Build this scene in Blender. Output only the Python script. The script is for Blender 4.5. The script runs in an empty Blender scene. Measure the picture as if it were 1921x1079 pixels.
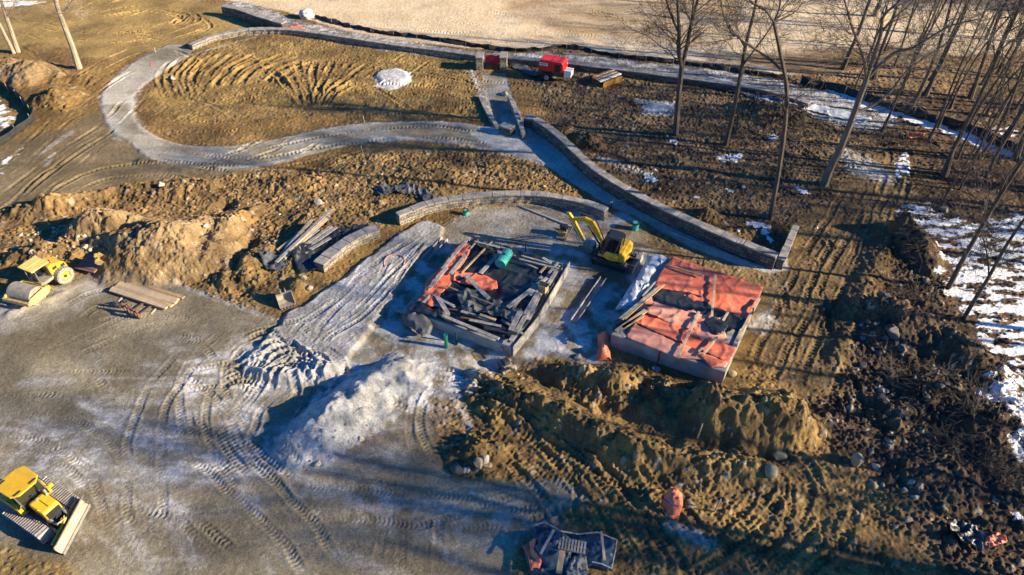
import bpy, bmesh, math, random
import numpy as np
from mathutils import Vector, Matrix
random.seed(7); rng = np.random.default_rng(11)
R = math.radians
# ------------------------------------------------------------------ camera, sky, sun, exposure
SC = bpy.context.scene
COL = SC.collection
CAM_H, PITCH, F = 32.0, R(42), 1281.0
cd = bpy.data.cameras.new('camera'); cam = bpy.data.objects.new('camera', cd); COL.objects.link(cam)
cam.location = (0, 0, CAM_H); cam.rotation_euler = (R(90)-PITCH, 0, 0)
cd.sensor_width = 36; cd.lens = 36*F/1921; cd.clip_start = .5; cd.clip_end = 2000
SC.camera = cam
SUN_EL = R(21); SUN_DIR = Vector((.98, -.196, 0)).normalized()   # horizontal direction towards the sun
w = bpy.data.worlds.new('World'); SC.world = w; w.use_nodes = True
wn = w.node_tree; bg = wn.nodes['Background']
sky = wn.nodes.new('ShaderNodeTexSky'); sky.sky_type = 'NISHITA'; sky.sun_disc = False
sky.sun_elevation = SUN_EL; sky.sun_rotation = math.atan2(SUN_DIR.x, SUN_DIR.y)
sky.air_density = 1.3; sky.dust_density = 0.2; sky.ozone_density = 6.0
hs = wn.nodes.new('ShaderNodeHueSaturation'); hs.inputs['Saturation'].default_value = 1.28; hs.inputs['Hue'].default_value = .513   # deep clear winter sky
wn.links.new(sky.outputs[0], hs.inputs['Color']); wn.links.new(hs.outputs[0], bg.inputs[0]); bg.inputs[1].default_value = 0.072
sl = bpy.data.lights.new('sun', 'SUN'); sl.energy = 5.0; sl.angle = R(.6); sl.color = (1, .84, .58)
so = bpy.data.objects.new('sun', sl); COL.objects.link(so)
sd = Vector((SUN_DIR.x*math.cos(SUN_EL), SUN_DIR.y*math.cos(SUN_EL), math.sin(SUN_EL)))
so.rotation_euler = sd.to_track_quat('Z', 'Y').to_euler(); so.location = sd*200
vs = SC.view_settings; vs.view_transform = 'Standard'; vs.look = 'None'; vs.gamma = 1; vs.exposure = 1.2
SC.cycles.max_bounces = 4

# ------------------------------------------------------------------ photograph pixel -> place on the ground (level z)
def ray(px, py):
    a, b = (px-960.5)/F, (539.5-py)/F
    c, s = math.cos(PITCH), math.sin(PITCH)
    return (a, c + b*s, -s + b*c)
def W(px, py, z=0.0):
    d = ray(px, py); t = (z-CAM_H)/d[2]
    return (d[0]*t, d[1]*t)
def atY(px, py, Y):
    d = ray(px, py); t = Y/d[1]
    return Vector((d[0]*t, Y, CAM_H + d[2]*t))

# ------------------------------------------------------------------ noise on arrays
_perm = rng.permutation(512).astype(np.int32); _perm = np.concatenate([_perm, _perm])
_ga = rng.uniform(0, 2*np.pi, 512); _gx, _gy = np.cos(_ga).astype(np.float32), np.sin(_ga).astype(np.float32)
def perlin(x, y):
    x = np.asarray(x, np.float32); y = np.asarray(y, np.float32)
    xi = np.floor(x).astype(np.int32); yi = np.floor(y).astype(np.int32)
    xf = x-xi; yf = y-yi; xi &= 511; yi &= 511; x1 = (xi+1) & 511; y1 = (yi+1) & 511
    u = xf*xf*xf*(xf*(xf*6-15)+10); v = yf*yf*yf*(yf*(yf*6-15)+10)
    def g(ix, iy, dx, dy):
        k = _perm[_perm[ix]+iy & 1023] & 511
        return _gx[k]*dx + _gy[k]*dy
    a = g(xi, yi, xf, yf); b = g(x1, yi, xf-1, yf); c = g(xi, y1, xf, yf-1); d = g(x1, y1, xf-1, yf-1)
    return (a + u*(b-a) + v*((c + u*(d-c)) - (a + u*(b-a))))*1.5
def fbm(x, y, sc, oct=3, seed=0, gain=.5):
    r = 0; a = 1; t = 0
    for o in range(oct):
        r = r + a*perlin(x/sc+17.3*seed+o*31.7, y/sc+9.1*seed-o*11.3); t += a; a *= gain; sc /= 2.03
    return r/t
def clods(x, y, cell, seed=0, dens=.7):
    """round lumps of many sizes lying in random cells"""
    gx = np.asarray(x, np.float32)/cell+seed*13.7; gy = np.asarray(y, np.float32)/cell+seed*7.9
    ix = np.floor(gx).astype(np.int32); iy = np.floor(gy).astype(np.int32); out = np.zeros(gx.shape, np.float32); tone = np.zeros(gx.shape, np.float32)
    for a in (-1, 0, 1):
        for b in (-1, 0, 1):
            k = _perm[(_perm[(ix+a) & 511]+iy+b) & 1023]; r1 = _rt[0][k]; r2 = _rt[1][k]; r3 = _rt[2][k]; r4 = _rt[3][k]
            dx = gx-(ix+a+r1); dy = gy-(iy+b+r2); R_ = (.25+.55*r3*r3)*(r4 < dens)
            ang = r4*9; u = dx*np.cos(ang)+dy*np.sin(ang); v = (-dx*np.sin(ang)+dy*np.cos(ang))*(1+.7*r1)
            h = np.sqrt(np.maximum(0, R_*R_-u*u-v*v)); m = h > out
            out = np.where(m, h, out); tone = np.where(m, r2, tone)
    return out, tone
_rt = [rng.random(512).astype(np.float32) for _ in range(4)]
def sstep(a, b, x):
    t = np.clip((x-a)/(b-a), 0, 1); return t*t*(3-2*t)

# ------------------------------------------------------------------ terrain grid
def axis(a, b, f):
    v = [a]
    while v[-1] < b: v.append(v[-1] + f(v[-1]))
    return v
ys = axis(8, 420, lambda y: .058 if y < 32 else (.058*(y/32)**1.5 if y < 105 else .5+(y-105)*.03))
fx = lambda x: .062 if x < 26 else (.062+(x-26)*.0024 if x < 62 else min(6, .16+(x-62)*.06))
xp = axis(0, 330, fx); xs = [-v for v in xp[:0:-1]] + xp
xs = np.array(xs, np.float32); ys = np.array(ys, np.float32)
NX, NY = len(xs), len(ys)
X, Y = np.meshgrid(xs, ys)
print('grid', NX, NY, NX*NY)
Z = np.zeros_like(X)
C = np.zeros(X.shape+(3,), np.float32)
ID = np.zeros(X.shape, np.int8)
def win(x0, x1, y0, y1):
    i0, i1 = np.searchsorted(xs, [x0, x1]); j0, j1 = np.searchsorted(ys, [y0, y1])
    return slice(max(j0-1, 0), min(j1+1, NY)), slice(max(i0-1, 0), min(i1+1, NX))
def px2w(pts): return np.array([W(*p) for p in pts])
def smooth(p, n=6, closed=False):
    p = np.asarray(p, float); N = len(p); out = []
    rg = range(N if closed else N-1)
    for i in rg:
        if closed: a, b, c, d = p[(i-1) % N], p[i], p[(i+1) % N], p[(i+2) % N]
        else: a, b, c, d = p[max(i-1, 0)], p[i], p[i+1], p[min(i+2, N-1)]
        for k in range(n):
            t = k/n
            out.append(.5*((2*b)+(-a+c)*t+(2*a-5*b+4*c-d)*t*t+(-a+3*b-3*c+d)*t**3))
    if not closed: out.append(p[-1])
    return np.array(out)
def polymask(pts, soft=.3, wob=.5, wsc=1.5, seed=1, sm=True, world=False):
    """soft mask of a region outlined on the ground; returns (window, mask)"""
    p = np.asarray(pts, float) if world else px2w(pts)
    if sm: p = smooth(p, 5, True)
    pad = soft+wob+.5
    s = win(p[:, 0].min()-pad, p[:, 0].max()+pad, p[:, 1].min()-pad, p[:, 1].max()+pad)
    x, y = X[s], Y[s]
    d2 = np.full(x.shape, 1e9, np.float32); inside = np.zeros(x.shape, bool)
    q = np.roll(p, -1, 0)
    for (ax, ay), (bx, by) in zip(p, q):
        vx, vy = bx-ax, by-ay; L = vx*vx+vy*vy+1e-9
        t = np.clip(((x-ax)*vx+(y-ay)*vy)/L, 0, 1)
        d2 = np.minimum(d2, (x-ax-t*vx)**2+(y-ay-t*vy)**2)
        if ay != by:
            c = (ay > y) != (by > y)
            inside ^= c & (x < (bx-ax)*(y-ay)/(by-ay)+ax)
    d = np.sqrt(d2); d[~inside] *= -1
    if wob: d = d + wob*fbm(x, y, wsc, 3, seed)
    return s, sstep(-soft, soft, d).astype(np.float32)
def layer(s, m, c1, c2=None, sc=2.0, k=1.0, seed=3, ident=None, asp=(1, 1), oct=4):
    c1 = np.array(c1, np.float32); c2 = c1 if c2 is None else np.array(c2, np.float32)
    n = sstep(-.35*k, .35*k, fbm(X[s]*asp[0], Y[s]*asp[1], sc, oct, seed))[..., None]
    C[s] = C[s]*(1-m[..., None]) + (c1*(1-n)+c2*n)*m[..., None]
    if ident is not None: ID[s][m > .5] = ident
ALL = (slice(0, NY), slice(0, NX))
def mound(px, py, rx, ry, rot, h, pw=1.3, rough=.25, seed=5, mode='add', z=0):
    cx, cy = W(px, py, z); r = max(rx, ry)*1.6
    s = win(cx-r, cx+r, cy-r, cy+r)
    x, y = X[s]-cx, Y[s]-cy; a = R(rot)
    u = (x*math.cos(a)+y*math.sin(a))/rx; v = (-x*math.sin(a)+y*math.cos(a))/ry
    d = np.sqrt(u*u+v*v)*(1+rough*fbm(X[s], Y[s], max(min(rx, ry)*.8, .5), 3, seed))
    f = np.clip(1-d, 0, 1)
    f = np.where(f < .25, f*f*2, f-.125)/.875
    f = h*np.power(f, 1/pw)*(1 + rough*.5*fbm(X[s], Y[s], .7, 3, seed+2))
    if mode == 'max': Z[s] = np.maximum(Z[s], f)
    else: Z[s] += f
    return s, d
def stroke(pts, fn, half, world=False, sm=True, n=6):
    """fn(dist_signed, s) gives (dz) around a line on the ground"""
    p = np.asarray(pts, float) if world else px2w(pts)
    if sm: p = smooth(p, n)
    s = win(p[:, 0].min()-half, p[:, 0].max()+half, p[:, 1].min()-half, p[:, 1].max()+half)
    sh = X[s].shape
    D = np.full(sh, 1e9, np.float32); S = np.zeros(sh, np.float32)
    j0, i0 = s[0].start, s[1].start; acc = 0
    for (ax, ay), (bx, by) in zip(p[:-1], p[1:]):
        vx, vy = bx-ax, by-ay; L = math.hypot(vx, vy)
        if L < 1e-6: continue
        t_ = win(min(ax, bx)-half, max(ax, bx)+half, min(ay, by)-half, max(ay, by)+half)
        l = (slice(max(t_[0].start-j0, 0), t_[0].stop-j0), slice(max(t_[1].start-i0, 0), t_[1].stop-i0))
        x, y = X[s][l], Y[s][l]
        tt = np.clip(((x-ax)*vx+(y-ay)*vy)/(L*L), 0, 1)
        dx, dy = x-ax-tt*vx, y-ay-tt*vy
        d = np.sqrt(dx*dx+dy*dy)*np.where(dx*vy-dy*vx > 0, 1, -1)
        b = np.abs(d) < np.abs(D[l])
        D[l] = np.where(b, d, D[l]); S[l] = np.where(b, acc+tt*L, S[l]); acc += L
    m = np.abs(D) < half
    if m.any():
        dz = fn(D[m], S[m], acc); zz = Z[s]; zz[m] += dz
ph = [0.0]
def rutfn(w=.45, depth=.07, berm=.05, cleat=.02, per=.27, skew=0):
    def fn(d, s, L):
        q = ph[0] = ph[0]+7.7
        d = d+.16*perlin(s/2.6+q, d*0+.5)+.06*perlin(s/.9+q, d*0+.3)+.02*perlin(s/.25+q, d/.25)
        a = np.abs(d); e = sstep(0, 1.5, s)*sstep(0, 1.5, L-s)*np.clip(.62+1.1*perlin(s/3.1+q, d*0+.7)+.5*perlin(s/.8+q, d/.5), .0, 1.25)
        g = 1-sstep(w*.4, w*.62, a)
        b = np.exp(-((a-w*.72)/(w*.22))**2)
        c = np.sin(2*np.pi*(s+skew*a)/per)
        return e*(-depth*g + berm*b + cleat*c*g)
    return fn
def rut(pts, w=.45, depth=.07, berm=.05, cleat=.02, per=.27, skew=0, gauge=0, world=False):
    f = rutfn(w, depth, berm, cleat, per, skew); h = w*1.5
    if not gauge: stroke(pts, f, h, world); return
    p = smooth(np.asarray(pts, float) if world else px2w(pts), 6)
    t = np.gradient(p, axis=0); t /= np.linalg.norm(t, axis=1)[:, None]+1e-9
    n = np.stack([-t[:, 1], t[:, 0]], 1)*gauge/2
    stroke(p+n, f, h, True, False); stroke(p-n, f, h, True, False)

# ---- ground relief and colour, region by region
Z += .16*fbm(X, Y, 9, 3, 1) + .5*sstep(70, 120, Y)*fbm(X, Y, 40, 2, 2)
OC1, OC2 = (.27, .165, .058), (.16, .098, .038)
layer(ALL, np.ones_like(X), OC1, OC2, 3.5, 1.2, 3)
# rough(ness) of the earth: 1 churned clods, 0 rolled flat
RO = np.full(X.shape, .30, np.float32)
def rough(s, m, v): RO[s] = RO[s]*(1-m)+v*m
# woods floor
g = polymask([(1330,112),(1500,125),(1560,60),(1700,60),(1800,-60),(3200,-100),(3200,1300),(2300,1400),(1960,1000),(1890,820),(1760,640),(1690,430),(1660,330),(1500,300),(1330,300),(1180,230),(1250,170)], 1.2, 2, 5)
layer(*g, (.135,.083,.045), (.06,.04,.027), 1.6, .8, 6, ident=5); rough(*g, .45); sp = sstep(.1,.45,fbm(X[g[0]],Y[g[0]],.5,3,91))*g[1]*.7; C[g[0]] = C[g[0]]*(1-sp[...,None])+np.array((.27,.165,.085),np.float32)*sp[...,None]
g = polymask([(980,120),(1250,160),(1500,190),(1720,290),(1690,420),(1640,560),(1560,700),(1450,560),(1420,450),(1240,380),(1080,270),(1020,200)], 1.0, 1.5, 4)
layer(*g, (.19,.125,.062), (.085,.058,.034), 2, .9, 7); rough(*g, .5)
# far sand field
g = polymask([(-900,-320),(-200,-170),(140,-60),(425,0),(540,22),(650,58),(800,82),(960,96),(1060,92),(1200,112),(1380,122),(1480,142),(1600,130),(1700,105),(1850,110),(2100,90),(2400,-200),(2000,-340),(900,-340)], .35, .3, 2)
layer(*g, (.76,.60,.39), (.66,.50,.31), 4, 1, 9, ident=1); rough(*g, .10)
g = polymask([(1330,100),(1480,100),(1640,85),(1800,100),(2000,90),(1900,170),(1650,160),(1480,140),(1380,118)], 1.5, 3, 3, 4)
layer(*g, (.30,.195,.09), (.16,.10,.055), .8, .9, 12, asp=(.35, 1))
g = polymask([(960,-20),(1330,-15),(1400,30),(1320,80),(1120,75),(1000,45)], 2, 3, 5, 8)
layer(*g, (.42,.29,.155), (.56,.42,.26), 3, 1, 22, asp=(.5, 1)); 
g = polymask([(1540,-40),(1660,2),(1800,12),(2100,30),(2300,-60),(1900,-200),(1500,-200)], 1, 2, 4, 9)
layer(*g, (.09,.07,.06), (.20,.16,.13), 1.5, .6, 23)
# ochre plateau upper left
g = polymask([(-500,-60),(100,-40),(420,10),(470,45),(380,70),(240,110),(150,105),(60,85),(-300,110)], 1, 1.5, 3)
layer(*g, (.39,.260,.092), (.27,.175,.066), 4, 1, 8); rough(*g, .16)
g = polymask([(280,140),(360,90),(520,72),(700,95),(880,125),(900,210),(700,215),(480,225),(300,230)], .8, 1, 3)
layer(*g, (.31,.200,.068), (.185,.118,.045), 2, 1, 10); rough(*g, .34)
# flat wet dirt left
g = polymask([(-300,300),(60,260),(180,215),(230,255),(300,300),(430,320),(520,320),(380,350),(180,360),(60,420),(-200,520)], .8, 1, 3)
layer(*g, (.24,.18,.10), (.16,.12,.065), 3, 1, 11, asp=(.5, 1.2)); rough(*g, .12)
# churned belts
g = polymask([(100,370),(300,345),(560,320),(680,290),(930,290),(1080,360),(880,352),(740,390),(700,430),(560,520),(430,580),(330,520),(150,500),(0,500),(-100,440)], .6, 1, 2)
layer(*g, (.28,.175,.068), (.135,.088,.042), 1.8, .9, 13); rough(*g, .62)
g = polymask([(790,690),(1000,680),(1150,700),(1300,720),(1400,700),(1540,780),(1640,900),(1900,1079),(2300,1300),(1500,1500),(1000,1300),(1050,1000),(860,900),(800,800)], .8, 1.2, 2)
layer(*g, (.285,.180,.066), (.150,.098,.044), 1.6, .9, 14); rough(*g, .42)
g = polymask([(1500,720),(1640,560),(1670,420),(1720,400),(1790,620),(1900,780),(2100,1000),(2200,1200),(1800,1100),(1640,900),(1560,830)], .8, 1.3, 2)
layer(*g, (.115,.078,.046), (.055,.039,.027), 1.0, .8, 15); rough(*g, .8)  # shade of trees and bank painted into the dark wet soil colour
g = polymask([(1450,520),(1480,440),(1600,330),(1680,300),(1660,420),(1600,600),(1570,740),(1460,720),(1430,600)], .7, 1, 2)
layer(*g, (.22,.145,.065), (.12,.083,.042), 2.0, .9, 16); rough(*g, .25)
# grey yard
YARD = [(-900,640),(0,575),(60,560),(130,530),(205,488),(262,500),(350,540),(520,605),(560,640),(600,660),(700,600),(760,560),(700,700),(800,720),(810,800),(860,900),(1050,900),(1090,940),(980,1010),(960,1079),(900,1400),(-900,1700)]
g = polymask(YARD, .25, .35, 2)
layer(*g, (.29,.25,.175), (.185,.152,.098), 5, 1, 17, ident=2, asp=(.6, 1)); rough(*g, .09)
g = polymask([(200,760),(330,640),(480,610),(640,650),(800,700),(780,800),(700,880),(520,900),(360,960),(150,930),(-100,900),(-100,800)], 2, 2.5, 4, 7)
fr = .3+.7*sstep(-.12, .22, fbm(X[g[0]]*.6, Y[g[0]]*1.3, .8, 5, 93, .75))
layer(g[0], g[1]*.9*fr, (.56,.54,.52), (.23,.195,.14), 2.6, .75, 18, asp=(.7, 1.2))
g = polymask([(0,560),(60,552),(200,520),(120,600),(-100,640),(-400,680)], .5, .8, 2, 7)
layer(g[0], g[1]*.6, (.50,.47,.43), (.3,.27,.22), 1.5, .9, 19)
g = polymask([(640,840),(560,880),(700,900),(860,960),(1060,920),(1090,950),(960,1020),(760,1000),(560,930)], 1, 2, 3, 7)
layer(g[0], g[1]*.5, (.40,.37,.33), (.19,.15,.09), 1.0, .5, 20)
g = polymask([(-80,1010),(40,1035),(110,1060),(160,1100),(120,1200),(-200,1200)], .3, .5, 1.5)
layer(*g, (.27,.19,.08), (.2,.14,.06), 2, 1, 3, ident=0); rough(*g, .3)
# frosted gravel around the footings
g = polymask([(690,640),(740,560),(800,470),(850,430),(880,400),(960,385),(1100,390),(1180,400),(1220,450),(1240,480),(1150,640),(1120,680),(1000,670),(930,700),(860,740),(770,740)], .5, .8, 2)
layer(*g, (.50,.49,.475), (.23,.185,.12), 1.8, .6, 21, ident=2); rough(*g, .12)
g = polymask([(860,470),(830,430),(900,395),(980,390),(1080,405),(1100,440),(1060,470),(960,460)], .5, .6, 2)
layer(g[0], g[1]*.8, (.30,.27,.22), (.22,.19,.145), 3, .8, 25)
g = polymask([(1170,430),(1250,430),(1440,500),(1440,540),(1230,470),(1170,520),(1090,510),(1110,480)], .7, .8, 2)
layer(g[0], g[1]*.8, (.235,.165,.085), (.16,.115,.06), 1.5, .8, 25)
g = polymask([(1415,590),(1440,580),(1455,600),(1445,620),(1410,625)], .3, .5, .7)
layer(*g, (.46,.44,.41), (.3,.27,.22), .6, .6, 24)
# rolled gravel paths
PATH = [(415,320),(300,307),(245,272),(205,242),(190,200),(195,170),(225,140),(270,108),(320,84),(352,92),(355,106),(312,130),(272,158),(252,178),(250,205),(258,235),(278,252),(330,272),(400,278),(450,275),(490,268),(560,255),(640,238),(740,230),(850,232),(935,243),(985,262),(1040,312),(960,292),(900,272),(800,264),(720,264),(640,277),(600,287),(520,308),(440,323)]
g = polymask(PATH, .18, .25, 1)
layer(*g, (.44,.40,.325), (.26,.22,.15), 3, .8, 26, ident=3, asp=(.4, 1)); rough(*g, .05); Z[g[0]] += .10*g[1]
gi = polymask(PATH, .35, .5, .8, 9); edge = g[1]*(1-gi[1][:g[1].shape[0], :g[1].shape[1]]) if gi[1].shape == g[1].shape else 0*g[1]
stroke([(258,235),(278,252),(330,272),(400,279),(450,276),(490,268),(560,255),(640,238),(740,231),(850,233),(935,244)], lambda d, s, L: .05*np.exp(-(d/.15)**2), .5)
def streak(pts, half, c, k=.8, seed=31, sc=.6, ident=None):
    """a frosty, gravelly or snowy streak of its own colour along a line"""
    p = smooth(px2w(pts), 5)
    s = win(p[:, 0].min()-half*2, p[:, 0].max()+half*2, p[:, 1].min()-half*2, p[:, 1].max()+half*2)
    x, y = X[s], Y[s]; d2 = np.full(x.shape, 1e9, np.float32)
    for (ax, ay), (bx, by) in zip(p[:-1], p[1:]):
        vx, vy = bx-ax, by-ay; L = vx*vx+vy*vy+1e-9
        t = np.clip(((x-ax)*vx+(y-ay)*vy)/L, 0, 1); d2 = np.minimum(d2, (x-ax-t*vx)**2+(y-ay-t*vy)**2)
    m = k*(1-sstep(.3, 1.1, np.sqrt(d2)/half + .7*fbm(x, y, sc, 3, seed)))*(.35+.65*sstep(-.15, .2, fbm(x, y, .4, 4, seed+3, .75)))
    C[s] = C[s]*(1-m[..., None])+np.array(c, np.float32)*m[..., None]
    if ident is not None: ID[s][m > .45] = ident
FROST = (.58, .57, .56)
for p, h in (([(258,235),(278,252),(330,272),(400,279),(450,276),(490,268),(560,255),(640,238),(740,231),(850,233),(935,244)], .35),
             ([(200,170),(230,135),(275,105),(320,86)], .5), ([(250,200),(262,165),(310,128),(345,108)], .6), ([(195,180),(205,215),(225,262)], .8), ([(240,180),(250,215),(275,250)], .5),
             ([(700,262),(800,262),(880,272),(950,288),(1040,315)], .7), ([(410,318),(480,312),(530,302)], .35), ([(350,108),(400,92),(480,70)], .35), ([(75,290),(110,265),(135,250)], .5),([(85,310),(100,290)], .4),
             ([(330,528),(370,548),(430,570),(520,603)], .3), ([(0,590),(40,575),(60,572)], .6), ([(1,1),(2,2)], .01)):
    streak(p, h*.8, FROST, .45)
g = polymask([(925,236),(945,232),(1000,236),(1015,240),(1100,312),(1190,370),(1300,432),(1440,480),(1475,480),(1480,505),(1450,514),(1390,500),(1290,462),(1190,405),(1140,385),(1085,352),(1030,316),(960,286),(900,268),(880,250)], .15, .2, 1, sm=False)
layer(*g, (.47,.455,.425), (.38,.36,.32), 2.5, .8, 27, ident=3); rough(*g, .05); Z[g[0]] += .04*g[1]
g = polymask([(903,138),(948,138),(962,180),(988,238),(930,240),(915,190)], .15, .25, .8, sm=False)
layer(*g, (.42,.40,.37), (.27,.225,.16), 2.5, .8, 27, ident=3); rough(*g, .05)
# strip of rolled gravel coming up from the yard
RAMP = [(500,640),(545,590),(600,556),(690,490),(755,438),(800,418),(830,430),(822,455),(790,478),(745,550),(700,610),(650,680),(600,720),(520,720),(455,690)]
g = polymask(RAMP, .22, .3, 1.2)
layer(*g, (.41,.405,.395), (.30,.285,.26), 1.6, .7, 28, ident=3); rough(*g, .17); Z[g[0]] += .25*g[1]
# strip between far path wall and silt fence: frosty rubble
g = polymask([(420,8),(470,5),(560,38),(700,68),(900,98),(1060,100),(1210,118),(1390,135),(1500,165),(1640,205),(1680,235),(1600,232),(1470,195),(1300,150),(1100,118),(900,112),(700,92),(560,62),(470,30)], .3, .5, 1)
layer(*g, (.44,.43,.42), (.20,.17,.13), .7, .6, 29, ident=3, asp=(.5,1)); rough(*g, .25)
g = polymask([(1400,160),(1540,172),(1660,212),(1670,238),(1600,240),(1480,205),(1400,180)], .3, .5, 1)
layer(g[0], g[1], (.48,.48,.48), (.27,.25,.22), .8, .6, 30)
for p, h, k in (([(705,135),(765,150)], .2, 0), ([(1200,190),(1265,198),(1255,212),(1215,212)], .8, .8), ([(1590,290),(1640,325)], 1.6, .55), ([(1600,320),(1660,335)], 1.0, .55), ([(1010,280),(1080,330)], .3, 0),
                ([(1130,300),(1200,325)], .6, .5), ([(885,135),(905,175),(925,228)], .5, .7), ([(1260,990),(1330,1020)], .5, .6), ([(700,40),(702,41)], .1, 0)):
    if k: streak(p, h, FROST, k, 33, .5)
for k in range(34):
    x0, y0 = random.uniform(40, 900), random.uniform(660, 1060); a = random.uniform(-.2, 1.1); l = random.uniform(40, 190)
    if x0 > 620 and y0 < 900: continue
    streak([(x0,y0),(x0+l*.5*math.cos(a)+random.uniform(-14,14),y0+l*.5*math.sin(a)),(x0+l*math.cos(a),y0+l*math.sin(a))], random.uniform(.12,.5), FROST, random.uniform(.2,.45), 100+k, .5)
for k in range(18):
    x0, y0 = random.uniform(640, 860), random.uniform(560, 760); a = random.uniform(.2, 1.4); l = random.uniform(30, 110)
    streak([(x0,y0),(x0+l*.5*math.cos(a)+random.uniform(-14,14),y0+l*.5*math.sin(a)),(x0+l*math.cos(a),y0+l*math.sin(a))], random.uniform(.15,.5), FROST, .55, 150+k, .5)
# snow
def snow(pts, thr, sc=1.2, asp=(.5, 1.2), soft=1.0, seed=40, hgt=.06):
    s, m = polymask(pts, soft, 1.0, 3, seed)
    n = fbm(X[s]*asp[0], Y[s]*asp[1], sc, 5, seed+1, .6)+.16*fbm(X[s], Y[s], .45, 3, seed+4)+.75*(m-1)
    k = sstep(thr-.03, thr+.03, n)*(m > .02)
    C[s] = C[s]*(1-k[..., None]) + np.array((.83, .85, .88), np.float32)*k[..., None]
    Z[s] += hgt*k; RO[s] *= 1-.6*k; ID[s][k > .5] = 4
snow([(1675,390),(1740,375),(1790,400),(1921,400),(2300,420),(2300,900),(1990,880),(1921,850),(1850,790),(1800,740),(1850,690),(1830,640),(1780,560),(1740,510),(1750,470),(1700,420)], -.01, .9)
snow([(1921,740),(1830,735),(1860,780),(1890,840),(1960,880),(2200,900),(2200,700)], -.10, 1.0, (.6,1), .6, 43)
snow([(1830,930),(1921,965),(2000,985),(1960,1000),(1840,945)], -.15, .8, (.7,1), .3, 42)
snow([(1540,165),(1600,180),(1700,215),(1800,245),(1921,295),(2000,320),(1921,305),(1800,258),(1700,228),(1600,196)], -.3, .8, (.6,1), .25, 44, .03)
snow([(1675,300),(1700,290),(1705,330),(1680,335)], -.1, .6, (1,1), .3, 45)
snow([(1720,215),(1760,220),(1850,240),(1921,235),(1921,250),(1840,255),(1740,232)], .05, .7, (.6,1), .5, 46)
snow([(1395,415),(1440,418),(1450,455),(1420,440)], -.12, .5, (1,1), .25, 47, .05)
for i, (x, y) in enumerate([(1375,298),(1385,292),(1360,302),(1350,296),(1265,267),(1218,335),(1232,320),(1305,372),(1225,345),(1395,305),(1400,20),(1500,355),(1510,360),(1370,358),(1450,258),(1530,430)]):
    snow([(x-9,y-3),(x+3,y-5),(x+9,y+1),(x+2,y+5),(x-7,y+3)], -.05, .4, (1,1), .2, 50+i, .05)
snow([(-60,225),(0,185),(20,205),(25,225),(10,250),(-40,260)], .0, .7, (1,1), .3, 48)
snow([(-200,0),(5,12),(60,8),(100,2),(60,0),(-100,-20)], -.2, 1, (.5,1), .3, 49)
snow([(55,270),(30,290),(12,310),(0,335),(-60,380),(-10,330),(10,300),(40,280),(70,240)], .15, .5, (1,1), .25, 61,.04)
# ---- mounds, ridges, trenches
def ridge(pts, h, half, rn=.4, seed=70, ident=None):
    def fn(d, s, L):
        e = sstep(0, half*1.2, s)*sstep(0, half*1.2, L-s)
        f = np.clip(1-np.abs(d)/half, 0, 1)
        return h*e*(f*f*(3-2*f))*(1+rn*perlin(s/1.7+seed, d/1.3)+rn*.6*perlin(s/.6+seed, d/.5))
    stroke(pts, fn, half)
PILES = []
s, d = mound(632, 788, 2.5, 4.5, -46, 1.6, 1.05, .36, 5); PILES.append((s, d))     # crushed stone pile
s, d = mound(700, 735, 2.0, 2.6, -20, .75, 1.1, .5, 8); PILES.append((s, d))
s, d = mound(745, 700, 2.0, 1.6, 0, .55, 1.2, .4, 9); PILES.append((s, d))
s, d = mound(765, 720, 1.6, 2.2, 30, .5, 1.1, .5, 18); PILES.append((s, d))
s, d = mound(560, 830, 1.5, 1.2, 30, .35, 1.1, .5, 28); PILES.append((s, d))
s, d = mound(610, 700, 2.2, 1.0, -30, .4, 1.2, .4, 19); PILES.append((s, d))
for s, d in PILES:
    m = (1-sstep(.78, 1.02, d+.25*fbm(X[s], Y[s], .7, 3, 77))).astype(np.float32)
    layer(s, m, (.46,.455,.45), (.35,.34,.325), .8, .8, 32, ident=6); rough(s, m, .17)
for (px, py, rx, ry, rot, h) in ((738,150,2.0,2.6,0,.32), (1235,202,1.6,1.0,0,.35)):
    s, d = mound(px, py, rx, ry, rot, h, 1.4, .3, 15)
    m = (1-sstep(.85, 1.0, d)).astype(np.float32); layer(s, m, (.66,.65,.64), (.5,.48,.45), .5, .6, 32, ident=6); rough(s, m, .12)
MD = []
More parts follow.
